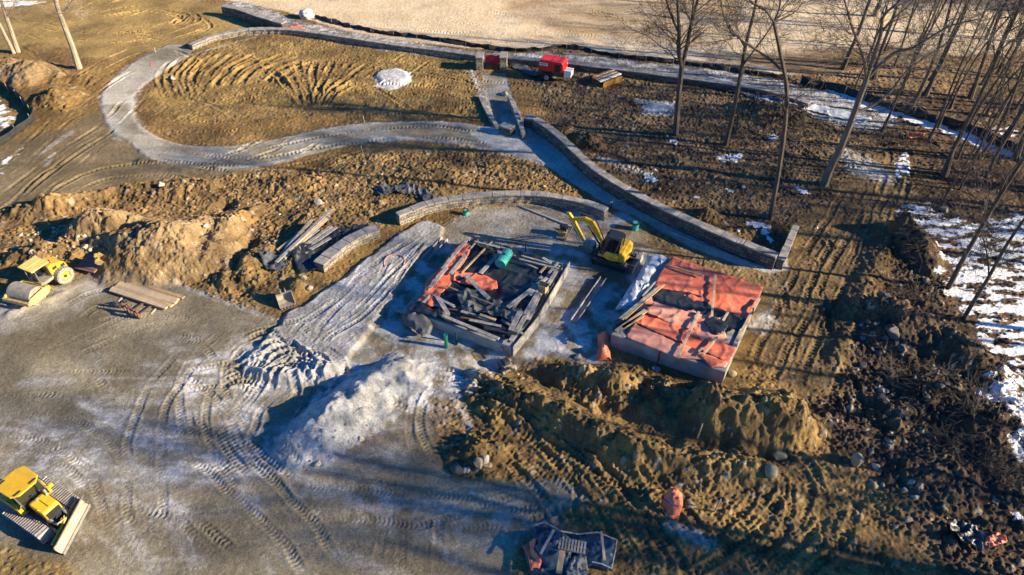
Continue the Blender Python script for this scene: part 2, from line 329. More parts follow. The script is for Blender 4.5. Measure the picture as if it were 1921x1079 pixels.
for a in ((325,474,6.2,4.2,12,2.7,1.35,.3), (220,440,4.4,2.8,5,1.6,1.3,.35), (180,440,3.5,1.6,15,1.0,1.2,.5), (95,395,4.5,1.3,12,.8,1.2,.4), (90,480,3.4,1.5,0,1.0,1.2,.5), (420,430,2.6,2.0,0,.9,1.2,.5),
          (470,500,2.0,3.6,-25,1.0,1.2,.4), (560,490,1.6,2.5,-30,.5,1.2,.4), (560,540,1.2,1.2,0,.6,1.3,.4), (330,365,5,1.2,5,.7,1.2,.4), (560,345,5,1.5,0,.5,1.2,.5), (820,330,5,2,0,.4,1.2,.5),
          (60,140,4.0,3.0,0,1.6,1.3,.4), (110,185,3,3,0,1.0,1.2,.4), (5,130,3,2.5,0,1.1,1.2,.4), (155,150,4,1.2,5,.5,1.2,.4),
          (1100,265,2.0,1.6,-30,.9,1.2,.4), (1060,245,1.6,1.0,-20,.5,1.2,.4), (1325,408,1.5,1.2,0,.8,1.3,.4), (1240,350,2.5,1.2,-10,.4,1.2,.5), (1450,215,4,2.5,0,1.0,1.3,.4), (1400,205,2.4,1.5,0,.6,1.3,.4),
          (1150,722,2.6,1.7,0,1.2,1.2,.5), (1070,705,1.8,1.2,0,.7,1.2,.5), (1245,738,1.6,1.5,0,.8,1.2,.6), (1395,790,3.9,2.8,-8,2.0,1.4,.45), (1310,765,1.8,1.6,0,1.0,1.2,.5), (1480,800,2.2,1.7,0,1.3,1.3,.35),
          (960,765,3.0,1.6,-25,.7,1.2,.5), (1060,800,3.2,1.3,-28,.9,1.3,.4), (1180,850,3.2,1.6,-28,.9,1.3,.4), (1320,875,3.0,1.8,-10,.8,1.3,.4), (900,850,1.8,1.4,0,.8,1.2,.5), (1420,890,2.4,1.2,-10,.6,1.3,.4),
          (1720,470,1.8,3.0,10,1.5,1.2,.5), (1690,440,1.4,1.4,0,1.1,1.2,.5), (1680,620,2.4,3.6,-15,1.4,1.2,.5), (1640,590,1.6,1.6,0,.8,1.2,.5), (1790,660,2.0,5.0,40,1.5,1.2,.5), (1860,800,3.2,2.4,0,1.2,1.2,.6), (1750,740,2.5,1.6,0,.9,1.2,.6), (1690,780,2.5,1.6,0,.7,1.2,.5),
          (1760,900,3,2,0,.7,1.2,.5), (1700,960,2.5,1.6,-20,.4,1.2,.5), (1600,1010,2.5,1.5,0,.4,1.2,.5)):
    s, d = mound(*a, seed=int(a[0]) % 17)
    if a[5] > .6:
        m = (1-sstep(.7, 1.05, d)).astype(np.float32); rough(s, m, .85 if a[5] < 1.4 else .5)
        if a[5] >= 1.2 and a[0] < 1000: layer(s, (m*(a[2] > 3.4)).astype(np.float32), (.33,.225,.115), (.20,.13,.062), 1.6, .9, 33)
        if a[5] >= 1.2 and a[0] < 1500: ID[s][(m > .6) & (ID[s] == 0)] = 7
for pts, h, half in (([(60,400),(180,372),(300,352),(430,350)], .6, 1.2), ([(120,500),(200,470),(270,480)], .5, 1.0), ([(870,665),(960,690),(1060,720),(1150,770),(1290,825),(1500,850)], -.5, 1.3),
                     ([(860,700),(960,735),(1060,790),(1180,850),(1300,880)], .55, 1.3), ([(400,385),(450,385)], -.9, 1.2), ([(440,430),(480,400),(500,385)], .5, .9), ([(380,500),(400,450),(430,420)], -.5, 1.0),
                     ([(480,440),(440,520),(470,560)], -.4, .8), ([(1560,700),(1600,600),(1640,500),(1680,420)], .35, 1.4),([(1240,290),(1330,330),(1440,370)], .25, 1.0),
                     ([(560,640),(650,575),(760,480),(822,455)], .0, .5), ([(0,600),(60,575),(140,545)], .15, .6), ([(640,690),(560,705),(470,700)], .22, .8), ([(250,300),(420,330),(560,320)], .22, .8),([(470,232),(700,215),(890,228)], .22, 1.2),([(280,172),(420,190),(700,196),(900,215)], -.25, 1.2)):
    if h: ridge(pts, h, half)
# ---- tracks
for k in range(8):      # ridges pushed up by turning tracks on the ochre plateau
    rut([(352+k*24, 172-k*2), (372+k*27, 134-k), (420+k*30+random.uniform(-8,8), 98+k*1.5)], .7, .13*random.uniform(.6,1.2), .13, .02)
for k in range(6): rut([(330+k*16, 112-k*4), (300+k*12, 140), (312+k*14, 178)], .6, .09, .09, .015)
for k in range(8): rut([(572+k*5, 196), (522+k*22, 145), (492+k*34, 112+abs(k-3)*2)], .65, .12*random.uniform(.6,1.2), .12, .02)
for k in range(5): rut([(300+k*9, 18+k*2), (335+k*8, 28), (325+k*11, 40), (300+k*10, 48)], .6, .09, .08, .02)
for p in ([(170,35),(250,18),(330,22),(380,50),(340,58),(220,52)], [(60,60),(180,70),(300,60)], [(190,90),(300,75),(400,40)],
          [(430,180),(600,170),(760,170),(900,175)], [(540,165),(700,150),(900,160),(1010,170)], [(300,240),(480,235),(640,215),(800,208),(900,212)], [(520,130),(660,120),(800,130),(890,150)],
          [(1000,165),(1130,185),(1260,190)], [(980,185),(1100,205),(1200,230)], [(960,160),(1100,160),(1250,170)],
          [(290,290),(450,300),(640,262),(800,248),(930,262)], [(330,300),(480,310),(640,280)], [(0,420),(100,330),(180,270),(240,250)], [(20,370),(110,300),(200,240),(260,180)], [(60,400),(180,330),(300,318),(430,335)], [(0,330),(60,280),(120,220)],
          [(700,300),(850,300),(1000,320)], [(130,170),(200,120),(270,90)], [(120,210),(190,160),(240,130)]):
    rut(p, .42, .07, .05, .035, .36, gauge=1.9)
for p in ([(700,480),(640,560),(560,620),(500,700),(430,790)], [(740,470),(690,560),(600,650),(540,720),(470,800)], [(560,640),(470,640),(420,690),(440,760),(520,790)],
          [(600,640),(540,610),(470,650),(470,720),(560,740),(610,690)], [(300,640),(420,640),(500,620),(600,600)], [(330,720),(440,700),(540,680),(600,640)], [(350,820),(340,700),(420,620)],
          [(0,690),(120,700),(260,700)], [(0,745),(110,740),(230,725)], [(130,660),(260,600),(370,580)], [(150,625),(260,610),(400,620)], [(0,830),(90,860),(180,930),(230,1079)], [(0,800),(110,810),(200,870),(230,950)],
          [(280,1000),(270,880),(290,760),(360,660)], [(430,900),(390,800),(400,720),(470,640)], [(320,800),(430,880),(560,1000),(600,1079)], [(420,830),(520,960),(620,1079)], [(340,700),(460,790),(600,900)],
          [(540,940),(700,950),(900,960),(1060,920)], [(760,1000),(900,950),(1050,900)], [(820,880),(790,780),(830,700)], [(780,860),(770,780),(800,720)], [(700,880),(720,980),(700,1079)], [(790,950),(785,1079)],
          [(860,940),(1000,960),(1080,930)], [(830,990),(960,980),(1090,960)], [(640,540),(600,600),(540,640)], [(260,560),(180,560),(120,600)]):
    rut(p, .42, .022, .022, .018, .24, skew=.5, gauge=random.choice((0, 1.7)))
for k in range(7): rut([(455+k*9, 645+k*12), (500+k*12, 625+k*10), (545+k*10, 650+k*8), (540+k*6, 700+k*4)], .45, .11, .10, .045, .26)
for k in range(6): rut([(390+k*10, 760-k*16), (430+k*14, 730-k*14), (500+k*10, 735-k*8)], .5, .08, .07, .04, .26)
for k in range(6): rut([(350+k*18, 770-k*2), (380+k*20, 840), (430+k*25, 900)], .45, .05, .05, .03, .26)
for p in ([(880,720),(1010,800),(1110,900),(1190,1000),(1230,1100)], [(920,720),(1060,800),(1190,900),(1280,1000),(1340,1100)], [(860,760),(980,850),(1080,950),(1140,1079)], [(980,740),(1130,840),(1260,930),(1400,1010),(1500,1100)],
          [(1240,1079),(1330,1010),(1400,960),(1450,900)], [(1320,1100),(1390,1020),(1440,960),(1450,880)], [(1360,1090),(1470,1000),(1510,940),(1490,880),(1440,860)], [(1400,1100),(1520,1020),(1560,930),(1520,860)]):
    rut(p, .45, .075, .07, .03, .3, gauge=2.0)
for k in range(12):
    x0 = 860+k*26; y0 = 790+k*5; jx = random.uniform(-28,28); rut([(x0,y0),(x0+90+k*4+jx,y0+70),(x0+150+k*8-jx,y0+150+jx),(x0+190+k*12,y0+260)], random.choice((.35,.5,.7)), random.uniform(.02,.07), random.uniform(.02,.08), .025)
for k in range(0, 9, 3): rut([(1130+k*42+random.uniform(-30,30), 840+k*8+random.uniform(-20,30)), (1190+k*40+random.uniform(-30,30), 900+k*9), (1240+k*42+random.uniform(-40,40), 985+k*10)], .5, .04, .04, .03)
for k in range(10): rut([(1560+random.uniform(-60,80), 870+k*18), (1640+random.uniform(-40,60), 900+k*18), (1700, 890+k*22)], .5, .05, .06, .03)
for p in ([(1480,740),(1530,600),(1580,470),(1660,330)], [(1530,740),(1580,600),(1630,470),(1690,300),(1650,260)], [(1440,700),(1480,600),(1530,500),(1610,360)], [(1330,200),(1450,260),(1560,330),(1640,340)],[(1150,190),(1290,270),(1440,330),(1540,380)]):
    rut(p, .45, .045, .04, .03, .3, gauge=1.9)
for k in range(8): rut([(790+k*3, 690+k*6), (860+k*6, 700+k*6), (930+k*6, 730+k*5)], .35, .09, .08, .02)
for k in range(26):     # faint long scrapings on the sand field
    x0, y0 = random.uniform(450, 1800), random.uniform(-10, 88); l = random.uniform(60, 260)
    rut([(x0,y0),(x0+l/2,y0+random.uniform(2,9)),(x0+l,y0+random.uniform(4,16))], .5, .03, .03, .02, .4)
for k in range(40):     # random short cleat marks in the yard
    x0, y0 = random.uniform(0, 760), random.uniform(640, 1070); a = random.uniform(-.5, 1.0); l = random.uniform(40, 130)
    rut([(x0,y0),(x0+l*.5*math.cos(a)+random.uniform(-10,10),y0+l*.5*math.sin(a)),(x0+l*math.cos(a),y0+l*math.sin(a))], .42, .022, .02, .025, .28, skew=random.uniform(-1,1))
for k in range(70):     # churned crossings in the ochre dirt
    x0, y0 = random.choice(((random.uniform(250,900), random.uniform(90,225)), (random.uniform(950,1640), random.uniform(860,1070)), (random.uniform(0,420), random.uniform(10,90)), (random.uniform(60,700), random.uniform(290,350)), (random.uniform(1450,1640), random.uniform(380,720))))
    a = random.uniform(-.6, .6) if x0 < 950 else random.uniform(-.5, 1.6); l = random.uniform(60, 160)
    rut([(x0,y0),(x0+l*.5*math.cos(a)+random.uniform(-10,10),y0+l*.4*math.sin(a)),(x0+l*math.cos(a),y0+l*math.sin(a))], .42, .06, .06, .03, .34)
for k in range(4):      # ruts wandering down the rolled gravel strip and fanning out into the yard
    o = (-22, -4, 14, 24)[k]; w_ = lambda: random.uniform(-12, 12)
    rut([(790+o*.4+w_(), 450), (725+o+w_(), 515+o*.5), (655+o+w_(), 580+o*.6), (585+o+w_(), 640+o*.6), (530+o*2+w_()*2, 730+o), (480+o*4, 830+w_())], random.choice((.3,.42)), .035, .035, .025, .24, skew=.5)
for k in range(7):      # curls where machines turned at the foot of the strip
    x0, y0 = 470+k*18, 655+(k*37 % 50); rut([(x0-40, y0+40), (x0-10, y0-5), (x0+45+w_(), y0-15), (x0+70, y0+35+w_()), (x0+30, y0+75)], .42, .07, .07, .035, .26)
s, m = polymask([(708,140),(720,132),(742,131),(762,140),(766,152),(745,159),(722,156),(710,150)], .4, .3, .8); Z[s] = Z[s]*(1-.85*m) + .25*m
# ---- clods and grit
b = 1-np.abs(fbm(X, Y, .95, 3, 80, .6))*2.4
c = fbm(X, Y, .42, 3, 81, .65)
Z += RO*(.09*b + .10*c) + RO*RO*.22*fbm(X, Y, 2.4, 3, 82)
pt = .35+.65*sstep(-.2, .35, fbm(X, Y, 1.9, 2, 88))
h1, t1 = clods(X, Y, .62, 1, .55); h2, t2 = clods(X, Y, .30, 2, .75)
k1 = np.clip(RO*1.25-.22, 0, 1)*pt; k2 = np.clip(RO*1.3-.08, 0, 1)*pt
h3, t3 = clods(X, Y, .19, 4, .6)
Z += .30*h1*k1 + .24*h2*k2 + .17*h3*np.clip(RO*1.4-.05, 0, 1) + .012*fbm(X, Y, .22, 2, 84) + RO*.03*fbm(X, Y, .19, 2, 87)
# lumps keep their own tone: some are dry and pale, some dark and damp
tn = 1+(sstep(.02, .2, h1)*k1*(t1-.42)*1.0 + sstep(.02, .2, h2)*k2*(t2-.42)*.8)
C *= tn[..., None]
k = (sstep(.0, .2, h2)*(t2 > .86)*np.clip(RO*1.5-.1, 0, 1)*.75)[..., None]
C *= 1-k; C += k*np.array((.38,.32,.24), np.float32)
big = 1+.55*fbm(X, Y, 5.5, 3, 89)
C *= np.where((ID == 4) | (ID == 1), 1, big)[..., None]
C *= (1+.34*fbm(X, Y, .5, 4, 86, .7))[..., None]
# flat footings pads
def flat(pts, z, soft=.25):
    s, m = polymask(pts, soft, 0, sm=False); Z[s] = Z[s]*(1-m)+z*m
FL = [(880,452),(1072,512),(964,672),(752,600)]; FR = [(1228,492),(1436,556),(1364,722),(1144,648)]
flat([(870,448),(1080,508),(968,680),(742,600)], 0.0, .5); flat([(1224,486),(1446,552),(1370,732),(1134,650)], 0.0, .5)
C = np.clip(C, .01, .9)
def H(x, y):
    i = int(np.clip(np.searchsorted(xs, x)-1, 0, NX-2)); j = int(np.clip(np.searchsorted(ys, y)-1, 0, NY-2))
    u = (x-xs[i])/(xs[i+1]-xs[i]); v = (y-ys[j])/(ys[j+1]-ys[j])
    return float((Z[j,i]*(1-u)+Z[j,i+1]*u)*(1-v)+(Z[j+1,i]*(1-u)+Z[j+1,i+1]*u)*v)
def G(px, py, dz=0.0):
    z = 0.0
    for _ in range(8): x, y = W(px, py, z); z = .5*z+.5*H(x, y)
    x, y = W(px, py, z); return Vector((x, y, H(x, y)+dz))

# ------------------------------------------------------------------ materials
def nodes(name):
    m = bpy.data.materials.new(name); m.use_nodes = True; t = m.node_tree
    return m, t, t.nodes['Principled BSDF']
def mat(name, col, rough=.7, metal=0, var=.25, sc=6, bump=.0, bsc=30, col2=None, detail=4, spec=.5, stretch=None, mud=None):
    m, t, p = nodes(name); N = t.nodes; L = t.links
    tc = N.new('ShaderNodeTexCoord'); n = N.new('ShaderNodeTexNoise'); n.inputs['Scale'].default_value = sc; n.inputs['Detail'].default_value = detail
    src = tc.outputs['Object']
    if stretch:
        mp = N.new('ShaderNodeMapping'); mp.inputs['Scale'].default_value = stretch; L.new(src, mp.inputs[0]); src = mp.outputs[0]
    L.new(src, n.inputs['Vector'])
    r = N.new('ShaderNodeValToRGB'); L.new(n.outputs[0], r.inputs[0])
    c2 = col2 or tuple(c*(1-var) for c in col); c1 = col if col2 else tuple(min(1, c*(1+var*.6)) for c in col)
    r.color_ramp.elements[0].position = .35; r.color_ramp.elements[1].position = .65
    r.color_ramp.elements[0].color = (*c2, 1); r.color_ramp.elements[1].color = (*c1, 1)
    out = r.outputs[0]
    if mud:     # splashed dry mud, thick on the lower parts of the machine and in smears above
        sx = N.new('ShaderNodeSeparateXYZ'); L.new(tc.outputs['Object'], sx.inputs[0]); nm = N.new('ShaderNodeTexNoise'); nm.inputs['Scale'].default_value = 3.5; nm.inputs['Detail'].default_value = 7; nm.inputs['Roughness'].default_value = .7; L.new(tc.outputs['Object'], nm.inputs['Vector'])
        ma = N.new('ShaderNodeMath'); ma.operation = 'MULTIPLY_ADD'; ma.inputs[1].default_value = -.22; L.new(sx.outputs[2], ma.inputs[0]); L.new(nm.outputs[0], ma.inputs[2])
        mr = N.new('ShaderNodeMapRange'); mr.inputs[1].default_value = mud; mr.inputs[2].default_value = mud+.14; L.new(ma.outputs[0], mr.inputs[0])
        mi = N.new('ShaderNodeMixRGB'); mi.inputs[2].default_value = (.30,.24,.16,1); L.new(mr.outputs[0], mi.inputs[0]); L.new(out, mi.inputs[1]); out = mi.outputs[0]
    L.new(out, p.inputs['Base Color'])
    p.inputs['Roughness'].default_value = rough; p.inputs['Metallic'].default_value = metal
    p.inputs['Specular IOR Level'].default_value = spec
    if bump:
        n2 = N.new('ShaderNodeTexNoise'); n2.inputs['Scale'].default_value = bsc; n2.inputs['Detail'].default_value = 5; L.new(src, n2.inputs['Vector'])
        b = N.new('ShaderNodeBump'); b.inputs['Strength'].default_value = .6; b.inputs['Distance'].default_value = bump
        L.new(n2.outputs[0], b.inputs['Height']); L.new(b.outputs[0], p.inputs['Normal'])
    return m
def ground_mat():
    m, t, p = nodes('earth'); N = t.nodes; L = t.links
    a = N.new('ShaderNodeAttribute'); a.attribute_name = 'Col'
    tc = N.new('ShaderNodeTexCoord')
    n = N.new('ShaderNodeTexNoise'); n.inputs['Scale'].default_value = 9; n.inputs['Detail'].default_value = 7; n.inputs['Roughness'].default_value = .7
    L.new(tc.outputs['Object'], n.inputs['Vector'])
    mr = N.new('ShaderNodeMapRange'); mr.inputs[1].default_value = .3; mr.inputs[2].default_value = .7; mr.inputs[3].default_value = .6; mr.inputs[4].default_value = 1.4
    L.new(n.outputs[0], mr.inputs[0])
    gr = N.new('ShaderNodeTexVoronoi'); gr.inputs['Scale'].default_value = 11; L.new(tc.outputs['Object'], gr.inputs['Vector'])
    sp = N.new('ShaderNodeSeparateColor'); L.new(gr.outputs['Color'], sp.inputs[0])
    m2 = N.new('ShaderNodeMapRange'); m2.inputs[1].default_value = 0; m2.inputs[2].default_value = 1; m2.inputs[3].default_value = .90; m2.inputs[4].default_value = 1.12; L.new(sp.outputs[0], m2.inputs[0])
    mm = N.new('ShaderNodeMath'); mm.operation = 'MULTIPLY'; L.new(mr.outputs[0], mm.inputs[0]); L.new(m2.outputs[0], mm.inputs[1])
    mx = N.new('ShaderNodeVectorMath'); mx.operation = 'SCALE'; L.new(a.outputs['Color'], mx.inputs[0]); L.new(mm.outputs[0], mx.inputs['Scale'])
    L.new(mx.outputs[0], p.inputs['Base Color']); p.inputs['Roughness'].default_value = .93; p.inputs['Specular IOR Level'].default_value = .25
    n2 = N.new('ShaderNodeTexNoise'); n2.inputs['Scale'].default_value = 14; n2.inputs['Detail'].default_value = 5; n2.inputs['Roughness'].default_value = .65
    L.new(tc.outputs['Object'], n2.inputs['Vector'])
    b = N.new('ShaderNodeBump'); b.inputs['Strength'].default_value = .55; b.inputs['Distance'].default_value = .09
    L.new(n2.outputs[0], b.inputs['Height']); L.new(b.outputs[0], p.inputs['Normal'])
    return m
EARTH = ground_mat()

# ------------------------------------------------------------------ terrain -> one sheet per kind of ground, cut from the same relief
def build_terrain():
    gx = np.zeros_like(Z); gy = np.zeros_like(Z)
    gx[:, 1:-1] = (Z[:, 2:]-Z[:, :-2])/(xs[2:]-xs[:-2]); gy[1:-1] = (Z[2:]-Z[:-2])/(ys[2:]-ys[:-2])[:, None]
    nrm = np.stack([-gx, -gy, np.ones_like(Z)], -1); nrm /= np.linalg.norm(nrm, axis=-1, keepdims=True)
    nrm = nrm.reshape(-1, 3).astype(np.float32)
    co = np.stack([X, Y, Z], -1).reshape(-1, 3).astype(np.float32)
    colr = np.concatenate([C.reshape(-1, 3), np.ones((NX*NY, 1), np.float32)], 1).astype(np.float32)
    j, i = np.mgrid[0:NY-1, 0:NX-1]; a = (j*NX+i).ravel()
    quads = np.stack([a, a+1, a+1+NX, a+NX], 1).astype(np.int32); fid = ID[:-1, :-1].ravel()
    info = {0: ('ground', 'structure', None, None), 1: ('sand_field', 'structure', None, None), 2: ('gravel_yard', 'structure', None, None), 3: ('gravel_path', 'structure', None, None),
            4: ('snow', 'stuff', 'old patchy snow lying between leaves and stones', 'snow'), 5: ('forest_floor', 'structure', None, None),
            6: ('gravel_pile', 'stuff', 'pale grey crushed stone heaped in piles on the site', 'gravel pile'), 7: ('dirt_mound', 'stuff', 'tall lumpy mounds of ochre excavated soil', 'dirt mound')}
    for k, (nm, kind, lab, cat) in info.items():
        q = quads[fid == k]
        if not len(q): continue
        u, inv = np.unique(q.ravel(), return_inverse=True)
        me = bpy.data.meshes.new(nm); nf = len(q)
        me.vertices.add(len(u)); me.vertices.foreach_set('co', co[u].ravel())
        me.loops.add(nf*4); me.loops.foreach_set('vertex_index', inv.astype(np.int32).ravel())
        me.polygons.add(nf); me.polygons.foreach_set('loop_start', np.arange(0, nf*4, 4, dtype=np.int32))
        try: me.polygons.foreach_set('loop_total', np.full(nf, 4, np.int32))
        except Exception: pass
        me.update(calc_edges=True)
        at = me.color_attributes.new('Col', 'FLOAT_COLOR', 'POINT'); at.data.foreach_set('color', colr[u].ravel())
        me.polygons.foreach_set('use_smooth', np.ones(nf, bool))
        me.normals_split_custom_set_from_vertices(nrm[u])
        me.materials.append(EARTH)
        o = bpy.data.objects.new(nm, me); COL.objects.link(o); o['kind'] = kind
        if lab: o['label'] = lab; o['category'] = cat
build_terrain()
# ------------------------------------------------------------------ mesh helpers
class MB:
    def __init__(s): s.v = []; s.f = []; s.uv = None
    def add(s, vs, fs):
        o = len(s.v); s.v += [tuple(v) for v in vs]; s.f += [tuple(i+o for i in f) for f in fs]; return s
    def box(s, c, d, rot=None, taper=1.0):
        x, y, z = d[0]/2, d[1]/2, d[2]/2
        vs = [Vector((sx*x*(taper if sz > 0 else 1), sy*y*(taper if sz > 0 else 1), sz*z)) for sz in (-1, 1) for sx, sy in ((-1,-1),(1,-1),(1,1),(-1,1))]
        if rot is not None: vs = [rot @ v for v in vs]
        return s.add([v+Vector(c) for v in vs], [(0,3,2,1),(4,5,6,7),(0,1,5,4),(1,2,6,5),(2,3,7,6),(3,0,4,7)])
    def beam(s, a, b, w, h, up=(0,0,1)):
        a, b = Vector(a), Vector(b); d = b-a; L = d.length; d = d/L
        u = Vector(up); side = d.cross(u)
        if side.length < 1e-4: side = d.cross(Vector((1,0,0)))
        side.normalize(); u = side.cross(d)
        M = Matrix((d, side, u)).transposed()
        return s.box((a+b)/2, (L, w, h), M)
    def tube(s, pts, r, n=8, cap=True):
        pts = [Vector(p) for p in pts]; rs = r if isinstance(r, (list, tuple)) else [r]*len(pts)
        vs = []; fs = []; ref = None
        for i, p in enumerate(pts):
            d = (pts[min(i+1, len(pts)-1)]-pts[max(i-1, 0)]).normalized()
            if ref is None: ref = Vector((0,0,1)) if abs(d.z) < .9 else Vector((1,0,0))
            a = d.cross(ref).normalized(); b = d.cross(a); ref = -b if False else ref
            for k in range(n):
                t = 2*math.pi*k/n; vs.append(p+(a*math.cos(t)+b*math.sin(t))*rs[i])
        for i in range(len(pts)-1):
            for k in range(n):
                k2 = (k+1) % n; fs.append((i*n+k, i*n+k2, (i+1)*n+k2, (i+1)*n+k))
        if cap: fs.append(tuple(range(n))); fs.append(tuple((len(pts)-1)*n+k for k in range(n-1, -1, -1)))
        return s.add(vs, fs)
    def prism(s, poly, y0, y1, plane='xz'):
        """polygon in x,z pushed from y0 to y1 (or x,y pushed in z)"""
        n = len(poly)
        if plane == 'xz': vs = [(x, y0, z) for x, z in poly]+[(x, y1, z) for x, z in poly]
        else: vs = [(x, z, y0) for x, z in poly]+[(x, z, y1) for x, z in poly]
        return s.add(vs, [tuple(range(n))[::-1], tuple(range(n, 2*n))]+[(i, (i+1) % n, n+(i+1) % n, n+i) for i in range(n)])
    def lathe(s, prof, c, axis='y', n=28, cap=True):
        """profile of (radius, along) turned round an axis through c"""
        vs = []; c = Vector(c)
        for r, a in prof:
            for k in range(n):
                t = 2*math.pi*k/n; u, v = r*math.cos(t), r*math.sin(t)
                vs.append(c+Vector({'y': (u, a, v), 'x': (a, u, v), 'z': (u, v, a)}[axis]))
        m = len(prof); fs = [(i*n+k, i*n+(k+1) % n, (i+1)*n+(k+1) % n, (i+1)*n+k) for i in range(m-1) for k in range(n)]
        if cap: fs += [tuple(range(n)), tuple((m-1)*n+k for k in range(n-1, -1, -1))]
        return s.add(vs, fs)
    def build(s, name, m, parent=None, bev=0, smooth=False, seg=2, ang=35):
        me = bpy.data.meshes.new(name); me.from_pydata([tuple(v) for v in s.v], [], s.f)
        bm = bmesh.new(); bm.from_mesh(me); bmesh.ops.recalc_face_normals(bm, faces=bm.faces); bm.to_mesh(me); bm.free()
        me.materials.append(m); o = bpy.data.objects.new(name, me); COL.objects.link(o)
        if parent: o.parent = parent
        if bev:
            b = o.modifiers.new('bevel', 'BEVEL'); b.width = bev; b.segments = seg; b.limit_method = 'ANGLE'; b.angle_limit = R(ang)
        if smooth: me.set_sharp_from_angle(angle=R(40)); 
        if smooth:
            for p in me.polygons: p.use_smooth = True
            me.set_sharp_from_angle(angle=R(40))
        return o
def tag(o, label, cat, group=None, kind=None):
    if label: o['label'] = label
    if cat: o['category'] = cat
    if group: o['group'] = group
    if kind: o['kind'] = kind
    return o
def thing(name, loc, rz, label, cat, group=None, kind=None, scale=1):
    o = bpy.data.objects.new(name, None); COL.objects.link(o); o.location = loc; o.rotation_euler.z = rz; o.empty_display_size = .3
    o.scale = (scale,)*3
    return tag(o, label, cat, group, kind)
def dup(o, loc=None, rz=None, label=None, parent=None):
    c = o.copy(); COL.objects.link(c)
    if parent: c.parent = parent
    if loc is not None: c.location = loc
    if rz is not None: c.rotation_euler.z = rz
    if label: c['label'] = label
    for ch in list(o.children): dup(ch, parent=c)
    return c

YEL = mat('machine_yellow', (.78,.46,.02), .42, col2=(.64,.38,.03), sc=2.4, detail=8, mud=.26, bump=.01, bsc=8)
YEL_D = mat('dusty_yellow', (.72,.53,.10), .6, mud=.33, col2=(.60,.46,.18), sc=2)
PALEY = mat('faded_yellow', (.80,.66,.22), .6, col2=(.74,.56,.13), sc=2)
BLK = mat('black_rubber', (.025,.025,.027), .7, var=.4)
DKM = mat('dark_metal', (.06,.06,.062), .55, metal=.3, var=.4)
GRM = mat('grey_metal', (.30,.29,.28), .55, metal=.4, var=.3)
DUST = mat('dusty_steel', (.46,.40,.33), .65, col2=(.30,.26,.21), sc=3, metal=.2, bump=.01)
SHOE = mat('track_steel', (.42,.39,.37), .6, metal=.3, col2=(.26,.24,.23), sc=4)
TYRE = mat('dusty_tyre', (.40,.36,.31), .9, col2=(.25,.22,.19), sc=5, bump=.02, bsc=18)
GLASS = mat('tinted_glass', (.012,.016,.018), .06, var=.3, spec=.9)
CONC = mat('concrete', (.42,.41,.385), .85, col2=(.26,.25,.235), sc=1.1, bump=.01, bsc=12)
WOOD = mat('pale_wood', (.60,.46,.31), .75, col2=(.50,.37,.24), sc=3, stretch=(1,1,1))
WOODG = mat('weathered_wood', (.42,.40,.375), .85, col2=(.22,.205,.19), sc=4)
WOODB = mat('tan_wood', (.52,.37,.20), .8, col2=(.40,.28,.15), sc=4)
RUST = mat('rusty_steel', (.22,.11,.07), .8, col2=(.13,.07,.05), sc=6)
REDP = mat('red_paint', (.66,.025,.018), .35, var=.15, sc=2)
WHITE = mat('white_paint', (.80,.79,.77), .5, var=.08)
BARK = mat('grey_bark', (.125,.10,.08), .9, col2=(.06,.048,.04), sc=2.5, bump=.03, bsc=12, stretch=(2,2,.5))
BARKP = mat('pale_bark', (.46,.38,.28), .9, col2=(.28,.23,.17), sc=2.0, bump=.03, bsc=12, stretch=(2,2,.5))
TEAL = mat('teal_plastic', (.06,.42,.36), .4, var=.2)
GREENP = mat('green_plastic', (.02,.22,.15), .45, var=.2)
ORANGE = mat('orange_tarp', (.88,.26,.14), .5, col2=(.76,.16,.08), sc=1.2, bump=.05, bsc=5)
ORANGEL = mat('faded_orange_tarp', (.84,.42,.28), .5, col2=(.80,.30,.19), sc=1.2, bump=.03, bsc=5)
BLACKT = mat('black_tarp', (.030,.034,.042), .42, col2=(.016,.018,.022), sc=1.5, bump=.05, bsc=4, spec=.7)
GREYT = mat('silver_grey_tarp', (.55,.60,.66), .4, col2=(.33,.38,.45), sc=1.5, bump=.04, bsc=5)
BLUET = mat('dark_blue_tarp', (.045,.085,.14), .42, col2=(.018,.035,.06), sc=2, bump=.04, bsc=4, spec=.6)
FABRIC = mat('black_geotextile', (.020,.020,.022), .8, col2=(.035,.034,.034), sc=2, bump=.03, bsc=4)
FAB2 = mat('grey_geotextile', (.12,.13,.145), .7, col2=(.05,.055,.06), sc=2, bump=.04, bsc=4)
